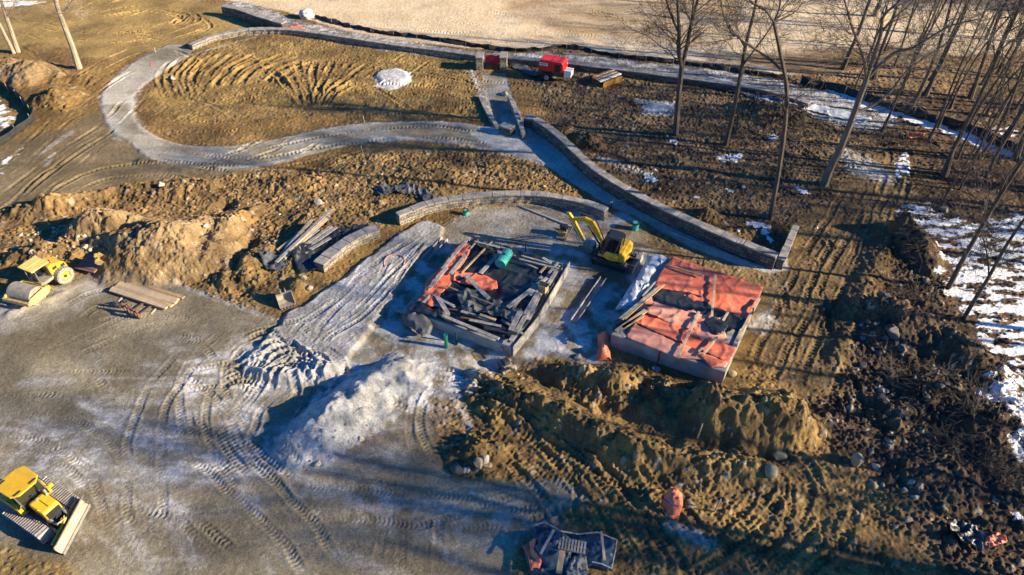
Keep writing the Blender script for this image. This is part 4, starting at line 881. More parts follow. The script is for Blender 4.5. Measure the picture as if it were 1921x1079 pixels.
# --- mini excavator
def digger():
    hd = R(154); c = Vector(W(1150,489))
    t = thing('mini_excavator', (c.x, c.y, H(c.x, c.y)), hd, 'yellow compact excavator with black cab and folded boom on the terrace', 'excavator', scale=1.05)
    for s in (-1, 1): track(t, s*.78, 1.95, .30, .42, .14, m=mat('rubber_track', (.10,.11,.12), .7, col2=(.05,.055,.06)))
    MB().box((0,0,.45), (1.7,1.2,.3)).lathe([(.45,0),(.45,.18)], (0,0,.58), 'z', 24).build('undercarriage', DKM, t, bev=.02)
    MB().prism([(-1.05,.72),(-1.05,1.35),(-.8,1.5),(.1,1.48),(.1,1.05),(.85,1.0),(.95,.75)], -.90, .90).build('house', YEL, t, bev=.14, seg=4)
    MB().lathe([(.55,.76),(1.04,.80),(1.08,1.2),(1.0,1.42),(.6,1.5)], (-.12,0,0), 'z', 32).build('counterweight', YEL, t, smooth=True)
    MB().box((-.6,-.93,1.22), (.28,.08,.14)).build('vent_grille', BLK, t); MB().box((-1.22,.2,1.2), (.06,.35,.12)).build('vent_grille', BLK, t)
    cab = MB().prism([(-.55,1.30),(-.62,2.50),(-.45,2.60),(.35,2.58),(.62,2.2),(.72,1.05),(.1,1.0)], -.02, .92).build('cab', GLASS, t, bev=.05)
    MB().box((-.12,.45,2.61), (.95,.92,.06)).build('cab_roof', mat('blue_black_roof', (.03,.035,.045), .3), cab, bev=.03)
    fr = MB()
    for y in (-.03,.93):
        for a, b in (((-.55,1.3),(-.62,2.5)), ((.35,2.58),(.62,2.2)), ((.62,2.2),(.74,1.05)), ((-.05,1.1),(-.05,2.58))): fr.beam((a[0],y,a[1]), (b[0],y,b[1]), .06, .06)
    fr.build('cab_frame', BLK, cab)
    MB().box((.35,-.45,1.55), (.5,.5,.1)).build('work_lamp', BLK, t)
    y0, y1 = -.30, -.06
    MB().prism([(.78,1.0),(.95,1.55),(1.75,2.75),(2.35,2.85),(3.45,2.50),(3.55,2.38),(3.45,2.30),(2.45,2.55),(2.05,2.45),(1.15,1.3),(1.0,.95)], y0, y1).build('boom', YEL, t, bev=.03)
    MB().tube([(1.15,-.18,.95),(1.75,-.18,1.75)], .075, 10).tube([(1.7,-.18,1.7),(2.1,-.18,2.2)], .04, 10).build('boom_cylinder', DKM, t)
    MB().tube([(2.1,-.18,3.0),(2.9,-.18,3.12)], .07, 10).tube([(2.9,-.18,3.12),(3.7,-.18,2.95)], .035, 10).build('arm_cylinder', DKM, t)
    MB().prism([(3.72,2.85),(3.30,2.25),(2.42,.85),(2.25,.80),(2.2,.95),(3.12,2.45),(3.5,2.9)], y0+.03, y1-.03).build('arm', YEL, t, bev=.03)
    MB().tube([(3.35,-.18,2.05),(2.75,-.18,1.1)], .05, 10).tube([(2.65,-.18,1.1),(2.1,-.18,.9)],.05,8).build('bucket_cylinder', GRM, t)
    bk = [(2.25,.95),(1.85,.95),(1.5,.75),(1.45,.4),(1.7,.1),(2.15,.05),(2.1,.12),(1.75,.2),(1.56,.45),(1.62,.68),(1.9,.82),(2.2,.85)]
    b = MB().prism(bk, -.52, .16).prism([(x, z) for x, z in bk[:6]], -.54, -.50).prism([(x, z) for x, z in bk[:6]], .14, .18).build('bucket', mat('worn_bucket', (.36,.36,.38), .4, metal=.5, col2=(.18,.18,.19), sc=4), t)
    MB().box((2.22,-.45,.07), (.2,.06,.05)).box((2.22,-.27,.07), (.2,.06,.05)).box((2.22,-.09,.07), (.2,.06,.05)).box((2.22,.09,.07), (.2,.06,.05)).build('bucket_teeth', SHOE, b)
    for q in (-.24,-.18,-.12): MB().tube([(.9,q,1.5),(1.5,q,2.75),(2.2,q,3.05),(2.7,q,2.95)], .018, 5).build('hydraulic_hose', BLK, t)
    MB().tube([(.55,.95,1.3),(.55,1.05,2.0)], .02, 6).box((.55,1.1,1.95), (.05,.16,.26)).build('mirror', BLK, t)
    MB().prism([(-.9,1.0),(.3,1.0),(.3,1.12),(-.9,1.12)], -.915, -.905).build('side_stripe', DKM, t)
    MB().beam((-.9,.4,.4), (-1.75,.4,.35), .12, .12).beam((-.9,-.4,.4), (-1.75,-.4,.35), .12, .12).build('blade_arm', GRM, t)
    MB().prism([(-1.78,.1),(-1.70,.32),(-1.75,.66),(-1.82,.66),(-1.80,.32),(-1.86,.1)], -1.05, 1.05).build('dozer_blade', mat('pale_blade', (.62,.58,.52), .5, col2=(.45,.41,.36)), t)
digger()
# --- towed compressor
def compressor():
    c = Vector(W(1041,147)); t = thing('towable_compressor', (c.x, c.y, H(c.x, c.y)), R(-22), 'bright red towable air compressor with a white toolbox on its drawbar', 'compressor', scale=1.08)
    MB().box((-.25,0,.72), (2.5,1.45,.42)).build('chassis', DKM, t, bev=.04)
    MB().prism([(-1.5,.93),(-1.5,1.75),(-1.3,1.95),(.85,1.95),(1.02,1.75),(1.02,.93)], -.78, .78).build('hood', REDP, t, bev=.06, seg=3)
    MB().box((-.2,0,1.965), (.03,1.5,.02)).box((.55,0,1.965), (.03,1.5,.02)).build('hood_seam', DKM, t)
    MB().box((.45,-.79,1.35), (.55,.04,.7)).build('open_door', BLK, t)
    s = MB().box((-.95,-.79,1.58), (.85,.02,.3)).build('name_plate', mat('white_plate', (.75,.73,.78), .5), t)
    MB().box((-1.15,-.805,1.6), (.16,.012,.1)).box((-.95,-.805,1.6), (.14,.012,.1)).box((-.75,-.805,1.6), (.16,.012,.1)).build('lettering', mat('ink', (.12,.1,.2), .6), s)
    MB().box((.98,.55,1.45), (.12,.14,.1)).build('marker_lamp', WHITE, t)
    MB().box((1.45,-.25,.88), (.72,.85,.62)).box((1.45,-.25,1.21), (.76,.89,.05)).build('toolbox', WHITE, t, bev=.03)
    MB().beam((1.0,0,.5), (2.5,0,.42), .12, .12).tube([(2.3,0,.42),(2.3,0,.05)], .04).build('drawbar', DKM, t)
    for s in (-1, 1):
        tyre(t, (-.55, s*.86, .36), .36, .24, m=BLK, rm=mat('grey_rim', (.45,.47,.5), .4), lug=False)
        MB().box((-.55, s*.86, .78), (.9,.26,.05)).build('mudguard', BLK, t, bev=.02)
compressor()
cloth('ground_sheet', [(958,112),(985,116),(1003,128),(1015,136),(1000,138),(975,126),(955,120)], hz(.1), FAB2, 'dark crumpled sheet left of the red compressor', amp=.2, sc=.8, cell=.15, seed=77)
# --- steel rack of pipes and boards
c = Vector(W(1138,155)); t = thing('material_rack', (c.x, c.y, H(c.x, c.y)), R(35), 'orange steel trench box rack loaded with pipes and boards', 'rack')
OC = mat('ochre_steel', (.45,.21,.03), .6, col2=(.30,.14,.03))
for s in (-1, 1): MB().box((0,s*.85,.32), (2.5,.08,.62)).box((0,s*.87,.62), (2.5,.14,.06)).build('side_panel', OC, t)
for q in (-1.2,1.2): MB().box((q,0,.12), (.1,1.6,.12)).build('cross_bar', RUST, t)
for k, (y, m) in enumerate(((-.55,WHITE),(-.35,GREYT),(-.15,RUST),(.1,DUST),(.35,RUST),(.6,WOODG))):
    o = MB().tube([(c.x+math.cos(R(35))*-1.45-math.sin(R(35))*y, c.y+math.sin(R(35))*-1.45+math.cos(R(35))*y, H(c.x,c.y)+.6), (c.x+math.cos(R(35))*1.45-math.sin(R(35))*y, c.y+math.sin(R(35))*1.45+math.cos(R(35))*y, H(c.x,c.y)+.7)], .07, 8).build('pipe', m)
    tag(o, ['white pipe at the near edge of the orange rack', 'pale blue grey pipe second from the near edge of the orange rack', 'rusty pipe beside the pale pipes on the orange rack', 'dusty pipe in the middle of the orange rack', 'rusty pipe toward the far side of the orange rack', 'weathered pole at the far edge of the orange rack'][k], 'pipe', 'pipes on the orange rack')
# --- small plant on the ground
def plate_tamper(px, py, rz, lab, sc=1):
    g = G(px, py); t = thing('plate_compactor', g, rz, lab, 'plate compactor', scale=sc)
    MB().prism([(-.45,.08),(-.38,.02),(.38,.02),(.5,.14),(.45,.16),(.36,.08),(-.36,.08)], -.28, .28).build('base_plate', YEL, t, bev=.01)
    MB().box((0,0,.22), (.5,.36,.2)).build('deck', YEL, t, bev=.03)
    MB().box((.02,0,.45), (.34,.32,.3)).lathe([(.1,-.22),(.1,.22)], (.05,0,.5), n=12).build('engine', BLK, t, bev=.03)
    MB().tube([(-.25,-.2,.3),(-.9,-.2,.95),(-.95,.2,.95),(-.25,.2,.3)], .028, 8).build('handle', YEL, t)
plate_tamper(1057, 441, R(70), 'small yellow plate compactor left of the excavator boom', 1.5)
def trencher(px, py, rz):
    g = G(px, py); t = thing('walk_behind_trencher', g, rz, 'small dirty yellow trencher standing at the foot of the open footing', 'trencher')
    MB().box((0,0,.35), (.9,.6,.3)).build('body', DUST, t, bev=.03)
    MB().box((.05,0,.62), (.45,.4,.28)).build('engine', DKM, t, bev=.03)
    for s in (-1, 1):
        for x in (-.3,.35): MB().lathe([(.2,-.08),(.2,.08)], (x, s*.42, .2), n=16).build('wheel', TYRE, t)
    MB().beam((-.4,0,.5), (-1.5,0,1.0), .12, .14).build('digging_bar', YEL, t)
    MB().tube([(.4,-.25,.6),(.95,-.25,1.0),(.95,.25,1.0),(.4,.25,.6)], .025).build('handle', DKM, t)
trencher(950, 692, R(120)-R(360))
def bucket(px, py, rz, lab, m, w=.8, sc=1.0, name='excavator_bucket'):
    g = G(px, py); t = thing(name, g, rz, lab, 'bucket', scale=sc)
    pr = [(.55,.05),(.1,.0),(-.25,.12),(-.42,.4),(-.3,.72),(0,.85),(0,.79),(-.24,.66),(-.34,.4),(-.2,.17),(.1,.06),(.55,.10)]
    b = MB().prism(pr, -w/2, w/2).prism(pr[:6], -w/2-.03, -w/2).prism(pr[:6], w/2, w/2+.03).build('bucket_shell', m, t)
    k = MB()
    for i in range(5): k.box((.6, -w/2+.08+i*(w-.16)/4, .07), (.2,.07,.06))
    k.build('bucket_teeth', SHOE, t)
    MB().prism([(-.3,.72),(-.35,.98),(-.15,1.0),(0,.85)], -.18, -.12).prism([(-.3,.72),(-.35,.98),(-.15,1.0),(0,.85)], .12, .18).build('bucket_ear', m, t)
bucket(537, 567, R(-62), 'muddy grey digging bucket with teeth lying on the ochre slope', DUST, 1.0, 1.0)
bucket(191, 492, R(20), 'bright yellow toothed bucket lying on the rubble edge', YEL, 1.0, .75)
g = G(172,497); o = MB().prism([(-.95,-.7),(.95,-.7),(1.0,.65),(-.9,.75)], 0, .09, 'xy').box((0,0,.12),(1.7,.05,.05)).box((0,.5,.12),(1.7,.05,.05)).box((0,-.5,.12),(1.7,.05,.05)).build('steel_plate', mat('red_brown_plate', (.30,.15,.11), .8, col2=(.22,.12,.10)), bev=.01)
o.location = g+Vector((0,0,.05)); o.rotation_euler = (R(6),R(-4),R(-20)); tag(o, 'ribbed red brown steel plate beside the yellow bucket', 'steel plate')
# --- fork frame and lumber stack
g = G(250,592); t = thing('pallet_fork', g, R(60), 'rusty brown pallet fork attachment standing in front of the lumber stack', 'fork attachment')
for z in (.12,.62): MB().box((0,0,z), (.1,1.5,.1)).build('carriage_bar', RUST, t)
for y in (-.7,.7): MB().box((0,y,.4), (.1,.1,.85)).build('upright', RUST, t)
for y in (-.35,.35): MB().box((.65,y,.08), (1.35,.14,.06)).box((.0,y,.4), (.07,.14,.7)).build('fork_tine', RUST, t)
g2 = G(232,577); t = thing('scrap_iron', g2, R(10), 'tangled dark machine parts heaped beside the rusty fork', 'scrap')
for k in range(9):
    a = Vector((random.uniform(-.5,.5), random.uniform(-.35,.35), random.uniform(.1,.6))); b = a+Vector((random.uniform(-.4,.4), random.uniform(-.3,.3), random.uniform(-.3,.3)))
    (MB().beam(a, b, random.uniform(.05,.14), random.uniform(.05,.2)) if k % 2 else MB().lathe([(.12,-.05),(.18,0),(.12,.05)], a, n=10)).build('scrap_piece', DKM if k % 3 else RUST, t)
# plank helper: every board is a thing of its own
def board(a, b, w, h, z, m, lab, grp=None, name='plank', zb=None, cat='plank'):
    A = Vector((*W(*a, z), z)); zb = z if zb is None else zb; B = Vector((*W(*b, zb), zb)); c = (A+B)/2; d = B-A
    o = MB().box((0,0,0), (d.length, w, h)).build(name, m, bev=.006, seg=1); o.location = c
    o.rotation_euler = (0, -math.atan2(d.z, math.hypot(d.x, d.y)), math.atan2(d.y, d.x)); return tag(o, lab, cat, grp)
zz = H(*W(272,555))
for k, (a, b) in enumerate((((226,575),(238,566)), ((284,533),(272,541)))): pass
board((222,566),(262,525), .12,.10, zz+.06, WOOD, 'dunnage beam under the left end of the lumber stack', 'dunnage beams'); board((283,590),(320,548), .12,.10, zz+.06, WOOD, 'dunnage beam under the right end of the lumber stack', 'dunnage beams')
LG = 'boards of the fresh lumber stack'
LN = ['nearest', 'second nearest', 'third nearest', 'fourth nearest', 'fifth nearest', 'sixth nearest', 'farthest']
for lv in range(2):
    for k in range(7):
        u = k/6; a = (206+28*u, 543-19*u+random.uniform(-1,1)); b = (314+28*u+random.uniform(-9,4), 579-21*u+random.uniform(-1.5,1.5))
        z = zz+.15+lv*.10
        if lv == 1 and k == 6: continue
        board((a[0]+random.uniform(-2,2),a[1]),b,random.uniform(.24,.28),.09,z+random.uniform(-.03,.03),WOOD if (k+lv) % 3 else WOODB, f'{LN[k]} pale board in the {"upper" if lv else "lower"} layer of the fresh lumber stack', LG)
# --- weathered plank heaps by the straight wall
pg = 'weathered planks heaped on the slope'
for k, (a, b, z, zb) in enumerate((((518,492),(622,392),.75,1.1), ((524,484),(612,408),.66,1.0), ((519,488),(585,412),.6,.95), ((530,488),(614,410),.6,.9), ((535,480),(598,430),.55,.8), ((520,470),(560,440),.5,.7))):
    board(a, b, .26, .06, z, (WOODG, WOOD)[k % 2], ['longest topmost plank of the upper plank heap', 'second plank of the upper heap, lying just under the longest', 'plank on the left flank of the upper heap', 'pale plank on the right flank of the upper heap', 'short plank low on the right of the upper heap', 'short stub at the left foot of the upper heap'][k], pg, zb=zb)
for k, (a, b) in enumerate((((565,473),(631,426)), ((572,474),(620,446)), ((560,468),(622,424)))):
    board(a, b, .28, .06, .6+k*.06, WOODG, ['right plank of the small heap beside the straight wall', 'lowest plank of the small heap beside the straight wall', 'uppermost plank of the small heap beside the straight wall'][k], pg, zb=.75+.05*k)
hp = lambda pts, m, lab, amp, sd, dz=.1, **k: cloth('ground_sheet', pts, hz(dz), m, lab, amp=amp, sc=.8, cell=.11, seed=sd, **k)
hp([(548,480),(575,450),(640,425),(690,415),(700,425),(650,450),(600,485),(595,502),(560,510)], BLACKT, 'dark blue black sheet behind the straight stone wall', .22, 5)
hp([(487,484),(500,474),(515,482),(535,488),(542,500),(525,505),(498,503)], FAB2, 'dark fabric bundle at the foot of the upper plank heap', .35, 6)
hp([(702,350),(720,341),(745,344),(760,341),(800,350),(818,366),(812,376),(795,374),(785,358),(740,356),(712,361)], FAB2, 'long crumpled grey fabric lying on the churned earth above the curved wall', .35, 9)
# --- footings
def footing(top, h, lab, name='foundation', th=.28):
    P = [Vector((*W(x, y, h), 0)) for x, y in top]; c = sum(P, Vector())/4
    t = thing(name, (c.x, c.y, 0), 0, lab, 'foundation')
    n = len(P)
    for i in range(n):
        a, b = P[i]-c, P[(i+1) % n]-c; d = (b-a).normalized(); inn = Vector((-d.y, d.x, 0)); inn = inn if inn.dot(-(a+b)) > 0 else -inn
        if i % 2: a = a+d*(th+.003); b = b-d*(th+.003)
        m = MB(); A, B = a+inn*th/2, b+inn*th/2; m.beam((A.x,A.y,h/2-.3), (B.x,B.y,h/2-.3), th, h+.6).build('footing_wall', CONC, t, bev=.02)
    Q = [p-c for p in P]; Q = [q*(1-th*1.2/q.length) for q in Q]
    MB().prism([(q.x,q.y) for q in Q], -.3, h-.10, 'xy').build('slab', CONC, t)
    return P
FLT = [(880,443),(1064,497),(959,651),(756,580)]; hL = .85
FRT = [(1230,476),(1431,540),(1361,699),(1147,627)]; hR = 1.15
footing(FLT, hL, 'left concrete foundation strewn with black sheeting, boards and orange tarp')
footing(FRT, hR, 'right concrete foundation covered with orange tarpaulins')
sh = lambda pts, z, m, lab, amp, sd, **k: cloth('tarpaulin', pts, z, m, lab, amp=amp, cell=.10, seed=sd, **k)
# right footing covers
sh([(1232,476),(1263,482),(1258,490),(1235,500),(1225,520),(1213,545),(1200,560),(1196,578),(1153,577),(1175,548),(1200,510),(1215,478)], hR+.02, GREYT, 'silvery blue sheet over the left edge of the right foundation', .22, 1, edge=.25)
sh([(1262,483),(1431,541),(1424,560),(1404,599),(1330,580),(1270,556),(1225,540),(1240,508)], hR+.06, ORANGE, 'large orange tarp over the far half of the right foundation', .10, 2, ang=-20, sc=1.2, asp=4)
sh([(1238,541),(1262,546),(1290,550),(1315,556),(1335,575),(1370,588),(1405,600),(1402,612),(1385,622),(1350,612),(1300,590),(1232,565),(1222,556)], hR+.10, BLACKT, 'black sheet running between the orange tarps of the right foundation', .12, 3)
sh([(1212,556),(1240,562),(1300,580),(1350,600),(1365,640),(1330,645),(1280,620),(1240,600),(1203,585)], hR+.09, ORANGEL, 'bunched red orange tarp in the middle of the right foundation', .15, 4, ang=-20)
sh([(1207,588),(1260,600),(1300,622),(1345,640),(1382,656),(1367,682),(1340,670),(1290,650),(1230,625),(1190,606)], hR+.06, ORANGE, 'creased orange tarp crossing the near half of the right foundation', .13, 5, ang=-20, asp=4)
sh([(1190,606),(1230,624),(1290,650),(1345,672),(1367,680),(1360,690),(1340,690),(1318,675),(1270,672),(1176,634),(1176,628)], hR+.07, ORANGEL, 'pale faded orange tarp along the near edge of the right foundation', .07, 6, ang=-22, asp=4)
sh([(1310,664),(1325,668),(1362,680),(1338,690),(1333,690)], hR+.14, ORANGE, 'folded orange tarp corner hanging at the near right of the foundation', .10, 7)
sh([(1320,605),(1340,596),(1366,612),(1358,625),(1345,630),(1336,628)], hR+.22, BLACKT, 'small dark sheet lying crumpled on the right foundation', .12, 8)
sh([(1160,600),(1185,580),(1225,545),(1235,545),(1225,575),(1190,605),(1165,625),(1148,625)], hR+.03, BLACKT, 'black sheeting at the left edge of the right foundation', .20, 9)
for k, (a, b, w, lab) in enumerate((((1342,515),(1335,596),.13,'long upright batten crossing the far orange tarp'), ((1311,585),(1271,672),.14,'long batten crossing the near orange tarps'), ((1346,632),(1318,666),.12,'short batten at the near right of the foundation'),
    ((1366,585),(1356,602),.12,'stub batten on the black sheet of the right foundation'), ((1250,496),(1320,518),.12,'batten lying under the fold of the far orange tarp'), ((1232,540),(1162,598),.10,'left one of the leaning poles on the right foundation'),
    ((1238,538),(1167,600),.10,'middle one of the leaning poles on the right foundation'), ((1246,534),(1172,598),.10,'right one of the leaning poles on the right foundation'), ((1230,528),(1205,556),.10,'short pole above the leaning poles'),
    ((1212,582),(1156,622),.26,'wide plank at the left rim of the right foundation'), ((1206,592),(1168,615),.22,'short wide plank beside the left rim plank'), ((1163,620),(1172,632),.18,'block at the near left corner of the right foundation'),
    ((1424,560),(1382,640),.16,'plank along the right rim of the right foundation'), ((1413,578),(1411,610),.09,'thin stake propped at the right rim of the foundation'), ((1318,652),(1310,660),.1,'tiny batten end on the near orange tarp'))):
    board(a, b, w*1.15, .08, hR+.30, (WOOD, WOODB, WOODG)[k % 3] if k > 2 else WOOD, lab, 'timbers on the right foundation')
# orange bundle
hp([(1120,622),(1145,618),(1147,640),(1145,658),(1148,668),(1122,670),(1117,665),(1124,650)], ORANGE, 'orange tarp bundle leaning at the near left corner of the right foundation', .3, 11, dz=.55, edge=.5)
# left footing covers
sh([(893,446),(1058,498),(1050,520),(985,615),(958,640),(905,622),(820,600),(765,582),(800,540),(845,490)], hL+.02, BLACKT, 'black plastic sheeting over the whole left foundation', .20, 20, ang=-30, sc=1.3, asp=2)
sh([(872,452),(884,462),(880,480),(866,500),(852,515),(846,535),(828,552),(820,575),(808,577),(782,566),(795,552),(798,530),(830,500),(848,472)], hL+.16, ORANGE, 'long crumpled orange tarp along the left side of the left foundation', .18, 21, ang=50)
sh([(845,513),(880,512),(912,518),(932,530),(934,542),(922,548),(900,545),(880,536),(862,532),(846,526)], hL+.18, ORANGE, 'rounded orange tarp lying across the left foundation', .20, 22, ang=-20)
sh([(855,555),(885,545),(920,560),(960,570),(985,590),(960,605),(910,590),(870,590)], hL+.22, mat('grey_plastic_sheet', (.17,.17,.165), .5, col2=(.06,.06,.06), sc=1.2, bump=.04), 'heaped greyish plastic on the near half of the left foundation', .35, 23)
sh([(776,578),(800,590),(812,610),(806,622),(790,626),(770,612),(752,600),(757,586)], .75, FAB2, 'grey sheet hanging over the near left corner of the left foundation', .4, 24, edge=.3)
for k, (a, b, w, h, z, m, lab) in enumerate((
    ((820,556),(840,588),.30,.06,.40,WOODG,'grey plank standing out toward the near wall of the left foundation'),
    ((873,516),(917,560),.32,.06,.45,WOODG,'grey plank laid over the rounded orange tarp'),
    ((923,453),(866,512),.13,.07,.35,WOODB,'long tan batten on the upper part of the left foundation'),
    ((897,450),(882,467),.10,.06,.35,WOODG,'short batten near the far left corner of the left foundation'),
    ((940,472),(901,513),.28,.06,.32,WOODG,'bluish plank behind the rounded orange tarp'),
    ((838,537),(924,571),.11,.07,.40,WOODB,'tan batten crossing below the rounded orange tarp'),
    ((876,450),(830,505),.22,.06,.42,WOODG,'upper plank lying on the long orange tarp'),
    ((874,478),(845,514),.28,.05,.38,WOODG,'right plank lying on the long orange tarp'),
    ((838,502),(806,540),.26,.06,.44,WOODG,'lower plank lying on the long orange tarp'),
    ((806,553),(795,568),.14,.05,.40,WOODG,'small plank at the foot of the long orange tarp'),
    ((974,486),(1046,504),.16,.08,.40,WOODG,'lower beam behind the teal tank'), ((978,480),(1050,500),.14,.08,.30,WOODG,'upper beam behind the teal tank'), ((982,492),(1010,505),.14,.06,.25,WOODG,'short beam right of the teal tank'),
    ((1010,533),(952,577),.30,.06,.45,WOODG,'wide plank pointing at the brown box from below'),
    ((1010,548),(985,590),.30,.06,.45,WOODG,'plank leading down from the brown box'), ((1008,556),(958,640),.30,.07,.30,WOODG,'long plank along the right rim of the left foundation'),
    ((976,584),(958,620),.34,.06,.55,WOODG,'short wide plank inside the right rim of the left foundation'), ((1030,516),(990,600),.28,.07,.2,WOODG,'outer plank along the right rim of the left foundation'),
    ((1044,508),(1028,535),.26,.07,.35,WOODG,'short plank at the far right corner of the left foundation'),
    ((830,592),(936,636),.24,.07,.30,WOODG,'long plank on top of the near wall of the left foundation'), ((745,580),(790,602),.26,.06,-.4,WOODG,'plank sticking out past the near left corner'),
    ((880,600),(940,612),.2,.05,.42,WOODG,'plank half buried in the near black sheeting'), ((900,590),(930,600),.2,.05,.5,WOODB,'short tan plank in the near black sheeting'),
    ((884,447),(960,470),.12,.08,.25,WOODG,'batten along the far wall of the left foundation'))):
    board(a, b, w, h, hL+z, m, lab, 'timbers on the left foundation')
rb = random.Random(4); P4 = [np.array(W(x, y, hL)) for x, y in FLT]
for k in range(30):
    u, v = (rb.uniform(.04,.96), rb.choice((rb.uniform(.03,.14), rb.uniform(.80,.97)))) if k % 3 else (rb.uniform(.82,.97), rb.uniform(.1,.9))
    q = (P4[0]*(1-u)+P4[1]*u)*(1-v)+(P4[3]*(1-u)+P4[2]*u)*v; e = (P4[1]-P4[0])if k % 3 else (P4[2]-P4[1]); a = math.atan2(e[1], e[0])+rb.gauss(0,.22); L = rb.uniform(.7,2.2)
    o = MB().box((0,0,0), (L, rb.choice((.1,.16,.24)), .05)).build('offcut', rb.choice((WOODG,WOODG,WOODG,DKM,WOODB,RUST))); o.location = (q[0], q[1], hL+rb.uniform(.15,.42)); o.rotation_euler = (rb.uniform(-.15,.15), rb.uniform(-.08,.08), a)
    tag(o, 'short offcut lying loose along the rim of the left foundation', 'offcut', 'offcuts along the rim of the left foundation')
# formwork panel outside the right rim
board((1068,500),(1010,600),.06,.9,.55,WOODG,'pale formwork board on edge outside the right rim of the left foundation','formwork boards','formwork_board',cat='formwork'); board((1012,600),(962,660),.06,.9,.5,WOODG,'pale formwork board on edge at the near right corner of the left foundation','formwork boards','formwork_board',cat='formwork')
# teal tank
A = Vector((*W(939,494,hL+.6), hL+.55)); B = Vector((*W(952,474,hL+.6), hL+.55)); t = thing('septic_tank', A, 0, 'short wide teal plastic pipe lying on the left foundation', 'tank'); d = B-A
MB().tube([(0,0,0), d], .38, 24).build('tank_shell', TEAL, t, smooth=True)
MB().tube([d*.02+Vector((0,0,.01)), -d*.05], .41, 24).tube([d*.97, d*1.04], .41, 24).build('tank_collar', TEAL, t, smooth=True)
MB().lathe([(.10,.3),(.10,.42)], d*.5, 'z', 12).build('inlet_hole', BLK, t)
c = W(1019,541,hL+.4); t = thing('cardboard_box', (*c, hL+.18), R(-30), 'open brown carton at the right rim of the left foundation', 'box')
MB().box((0,0,.3), (.55,.5,.6)).build('carton', WOODB, t); MB().box((0,0,.605), (.48,.43,.02)).build('opening', BLK, t)
for s in (-1, 1): MB().beam((s*.28,-.2,.6), (s*.28,.2,.6), .02, .25, (s,0,.6)).build('flap', BLK, t)
# stand pipes, cones of survey stakes
def standpipe(px, py, h, r, m, lab, capm=None, cat='pipe'):
    g = G(px, py); t = thing('stand_pipe', g, 0, lab, cat)
    MB().lathe([(r,-.2),(r,h)], (0,0,0), 'z', 16).build('pipe_shaft', m, t, smooth=True)
    MB().lathe([(r*1.12,h-.08),(r*1.12,h+.02),(r*.8,h+.02),(r*.8,h-.05)], (0,0,0), 'z', 16).build('pipe_rim', capm or m, t)
standpipe(838, 652, 1.15, .12, GREENP, 'tall dark green stand pipe in front of the left foundation'); standpipe(856, 643, .9, .05, BLK, 'thin black stand pipe right of the dark green one')
standpipe(1191, 430, .65, .28, TEAL, 'teal drain riser with open black top right of the excavator', BLK); standpipe(874, 403, .45, .22, TEAL, 'low teal drain riser by the curved wall', BLK)
standpipe(986, 472, .8, .05, BLK, 'thin black pipe at the far wall of the left foundation'); standpipe(1318, 500, 1.0, .06, BLK, 'thin black pipe behind the right foundation'); standpipe(1232, 690, 1.4, .06, BLK, 'thin black pipe in front of the right foundation')
MB2 = MB().box((0,0,0), (.1,.1,.1))
# steel beams (channels) lying on the frosty ground
def channel(a, b, w, lab):
    A = G(*a, .16); B = G(*b, .16); d = B-A; t = thing('steel_channel', (A+B)/2, math.atan2(d.y, d.x), lab, 'steel beam', 'steel beams on the frosted gravel'); L = d.length
    MB().box((0,0,-.10), (L, w, .03)).build('web', GRM, t)
    for s in (-1, 1): MB().box((0,s*w/2,.02), (L, .05, .28)).build('flange', CONC, t)
channel((1076,607),(1131,527), .42, 'steel channel lying between the two foundations'); channel((797,490),(835,452), .5, 'steel channel lying left of the left foundation')
# terrace kerbs
for a, b, lab in (((975,388),(1075,428), 'straight concrete kerb crossing the round terrace'), ((1243,430),(1420,502), 'pale wooden screed rail along the blue shaded path')):
    A = G(*a, .05); B = G(*b, .05); o = MB().beam(A, B, .16, .16).build('kerb', CONC, bev=.01); tag(o, lab, 'kerb')
t = thing('barrier_rail', G(1165,385), R(20), 'low metal barrier across the path at the end of the curved wall', 'barrier')
for z in (.2,.5): MB().beam((-1.0,0,z), (1.0,0,z), .06, .08).build('rail', WOODG, t)
for x in (-.9,.9): MB().beam((x,0,-.1), (x,0,.75), .07, .07).build('post', DKM, t)
# orange hose ring
cc = G(740,492); o = MB().tube([(cc.x+.75*math.cos(a), cc.y+.75*math.sin(a)*1.1, H(cc.x+.75*math.cos(a), cc.y+.8*math.sin(a))+.04) for a in [R(-20+k*14) for k in range(18)]], .03, 6).build('hose', mat('pink_hose', (.75,.35,.25), .5)); tag(o, 'pinkish curved hose lying on the rolled gravel strip', 'hose')
# boulder under snow / bagged heap on the sand field
# --- bottom tarp-covered pallet
def zt(x, y):
    c = W(1035,1031); c2 = W(1115,1036); d = math.hypot((x-c[0])/1.1, (y-c[1])/1.0); d2 = math.hypot((x-c2[0])/1.3, (y-c2[1])/1.0)
    return H(x, y)+.12+.75*max(0, 1-d**3)+.45*max(0, 1-d2**3)
cloth('tarpaulin', [(1004,981),(1022,977),(1042,987),(1052,1001),(1120,999),(1158,1011),(1148,1066),(1110,1057),(1080,1070),(1075,1101),(1000,1101),(988,1051),(984,1026),(1002,1009)], zt, BLUET, 'dark blue tarpaulin over the covered heap at the bottom edge', amp=.20, sc=.7, cell=.08, seed=31, edge=.10)
cloth('tarpaulin', [(980,1021),(1000,1009),(1006,1017),(1001,1031),(1016,1051),(1012,1064),(996,1067),(990,1041)], lambda x, y: zt(x, y)+.10, ORANGE, 'orange flap at the left of the dark blue heap', amp=.10, sc=.7, cell=.07, seed=32)
cloth('tarpaulin', [(1068,1053),(1082,1041),(1100,1049),(1105,1070),(1090,1101),(1070,1101),(1062,1071)], lambda x, y: zt(x, y)+.08, mat('pale_scrim', (.42,.39,.34), .8, col2=(.2,.19,.17)), 'pale crumpled sacking on the dark blue heap', amp=.25, sc=.5, cell=.07, seed=33)
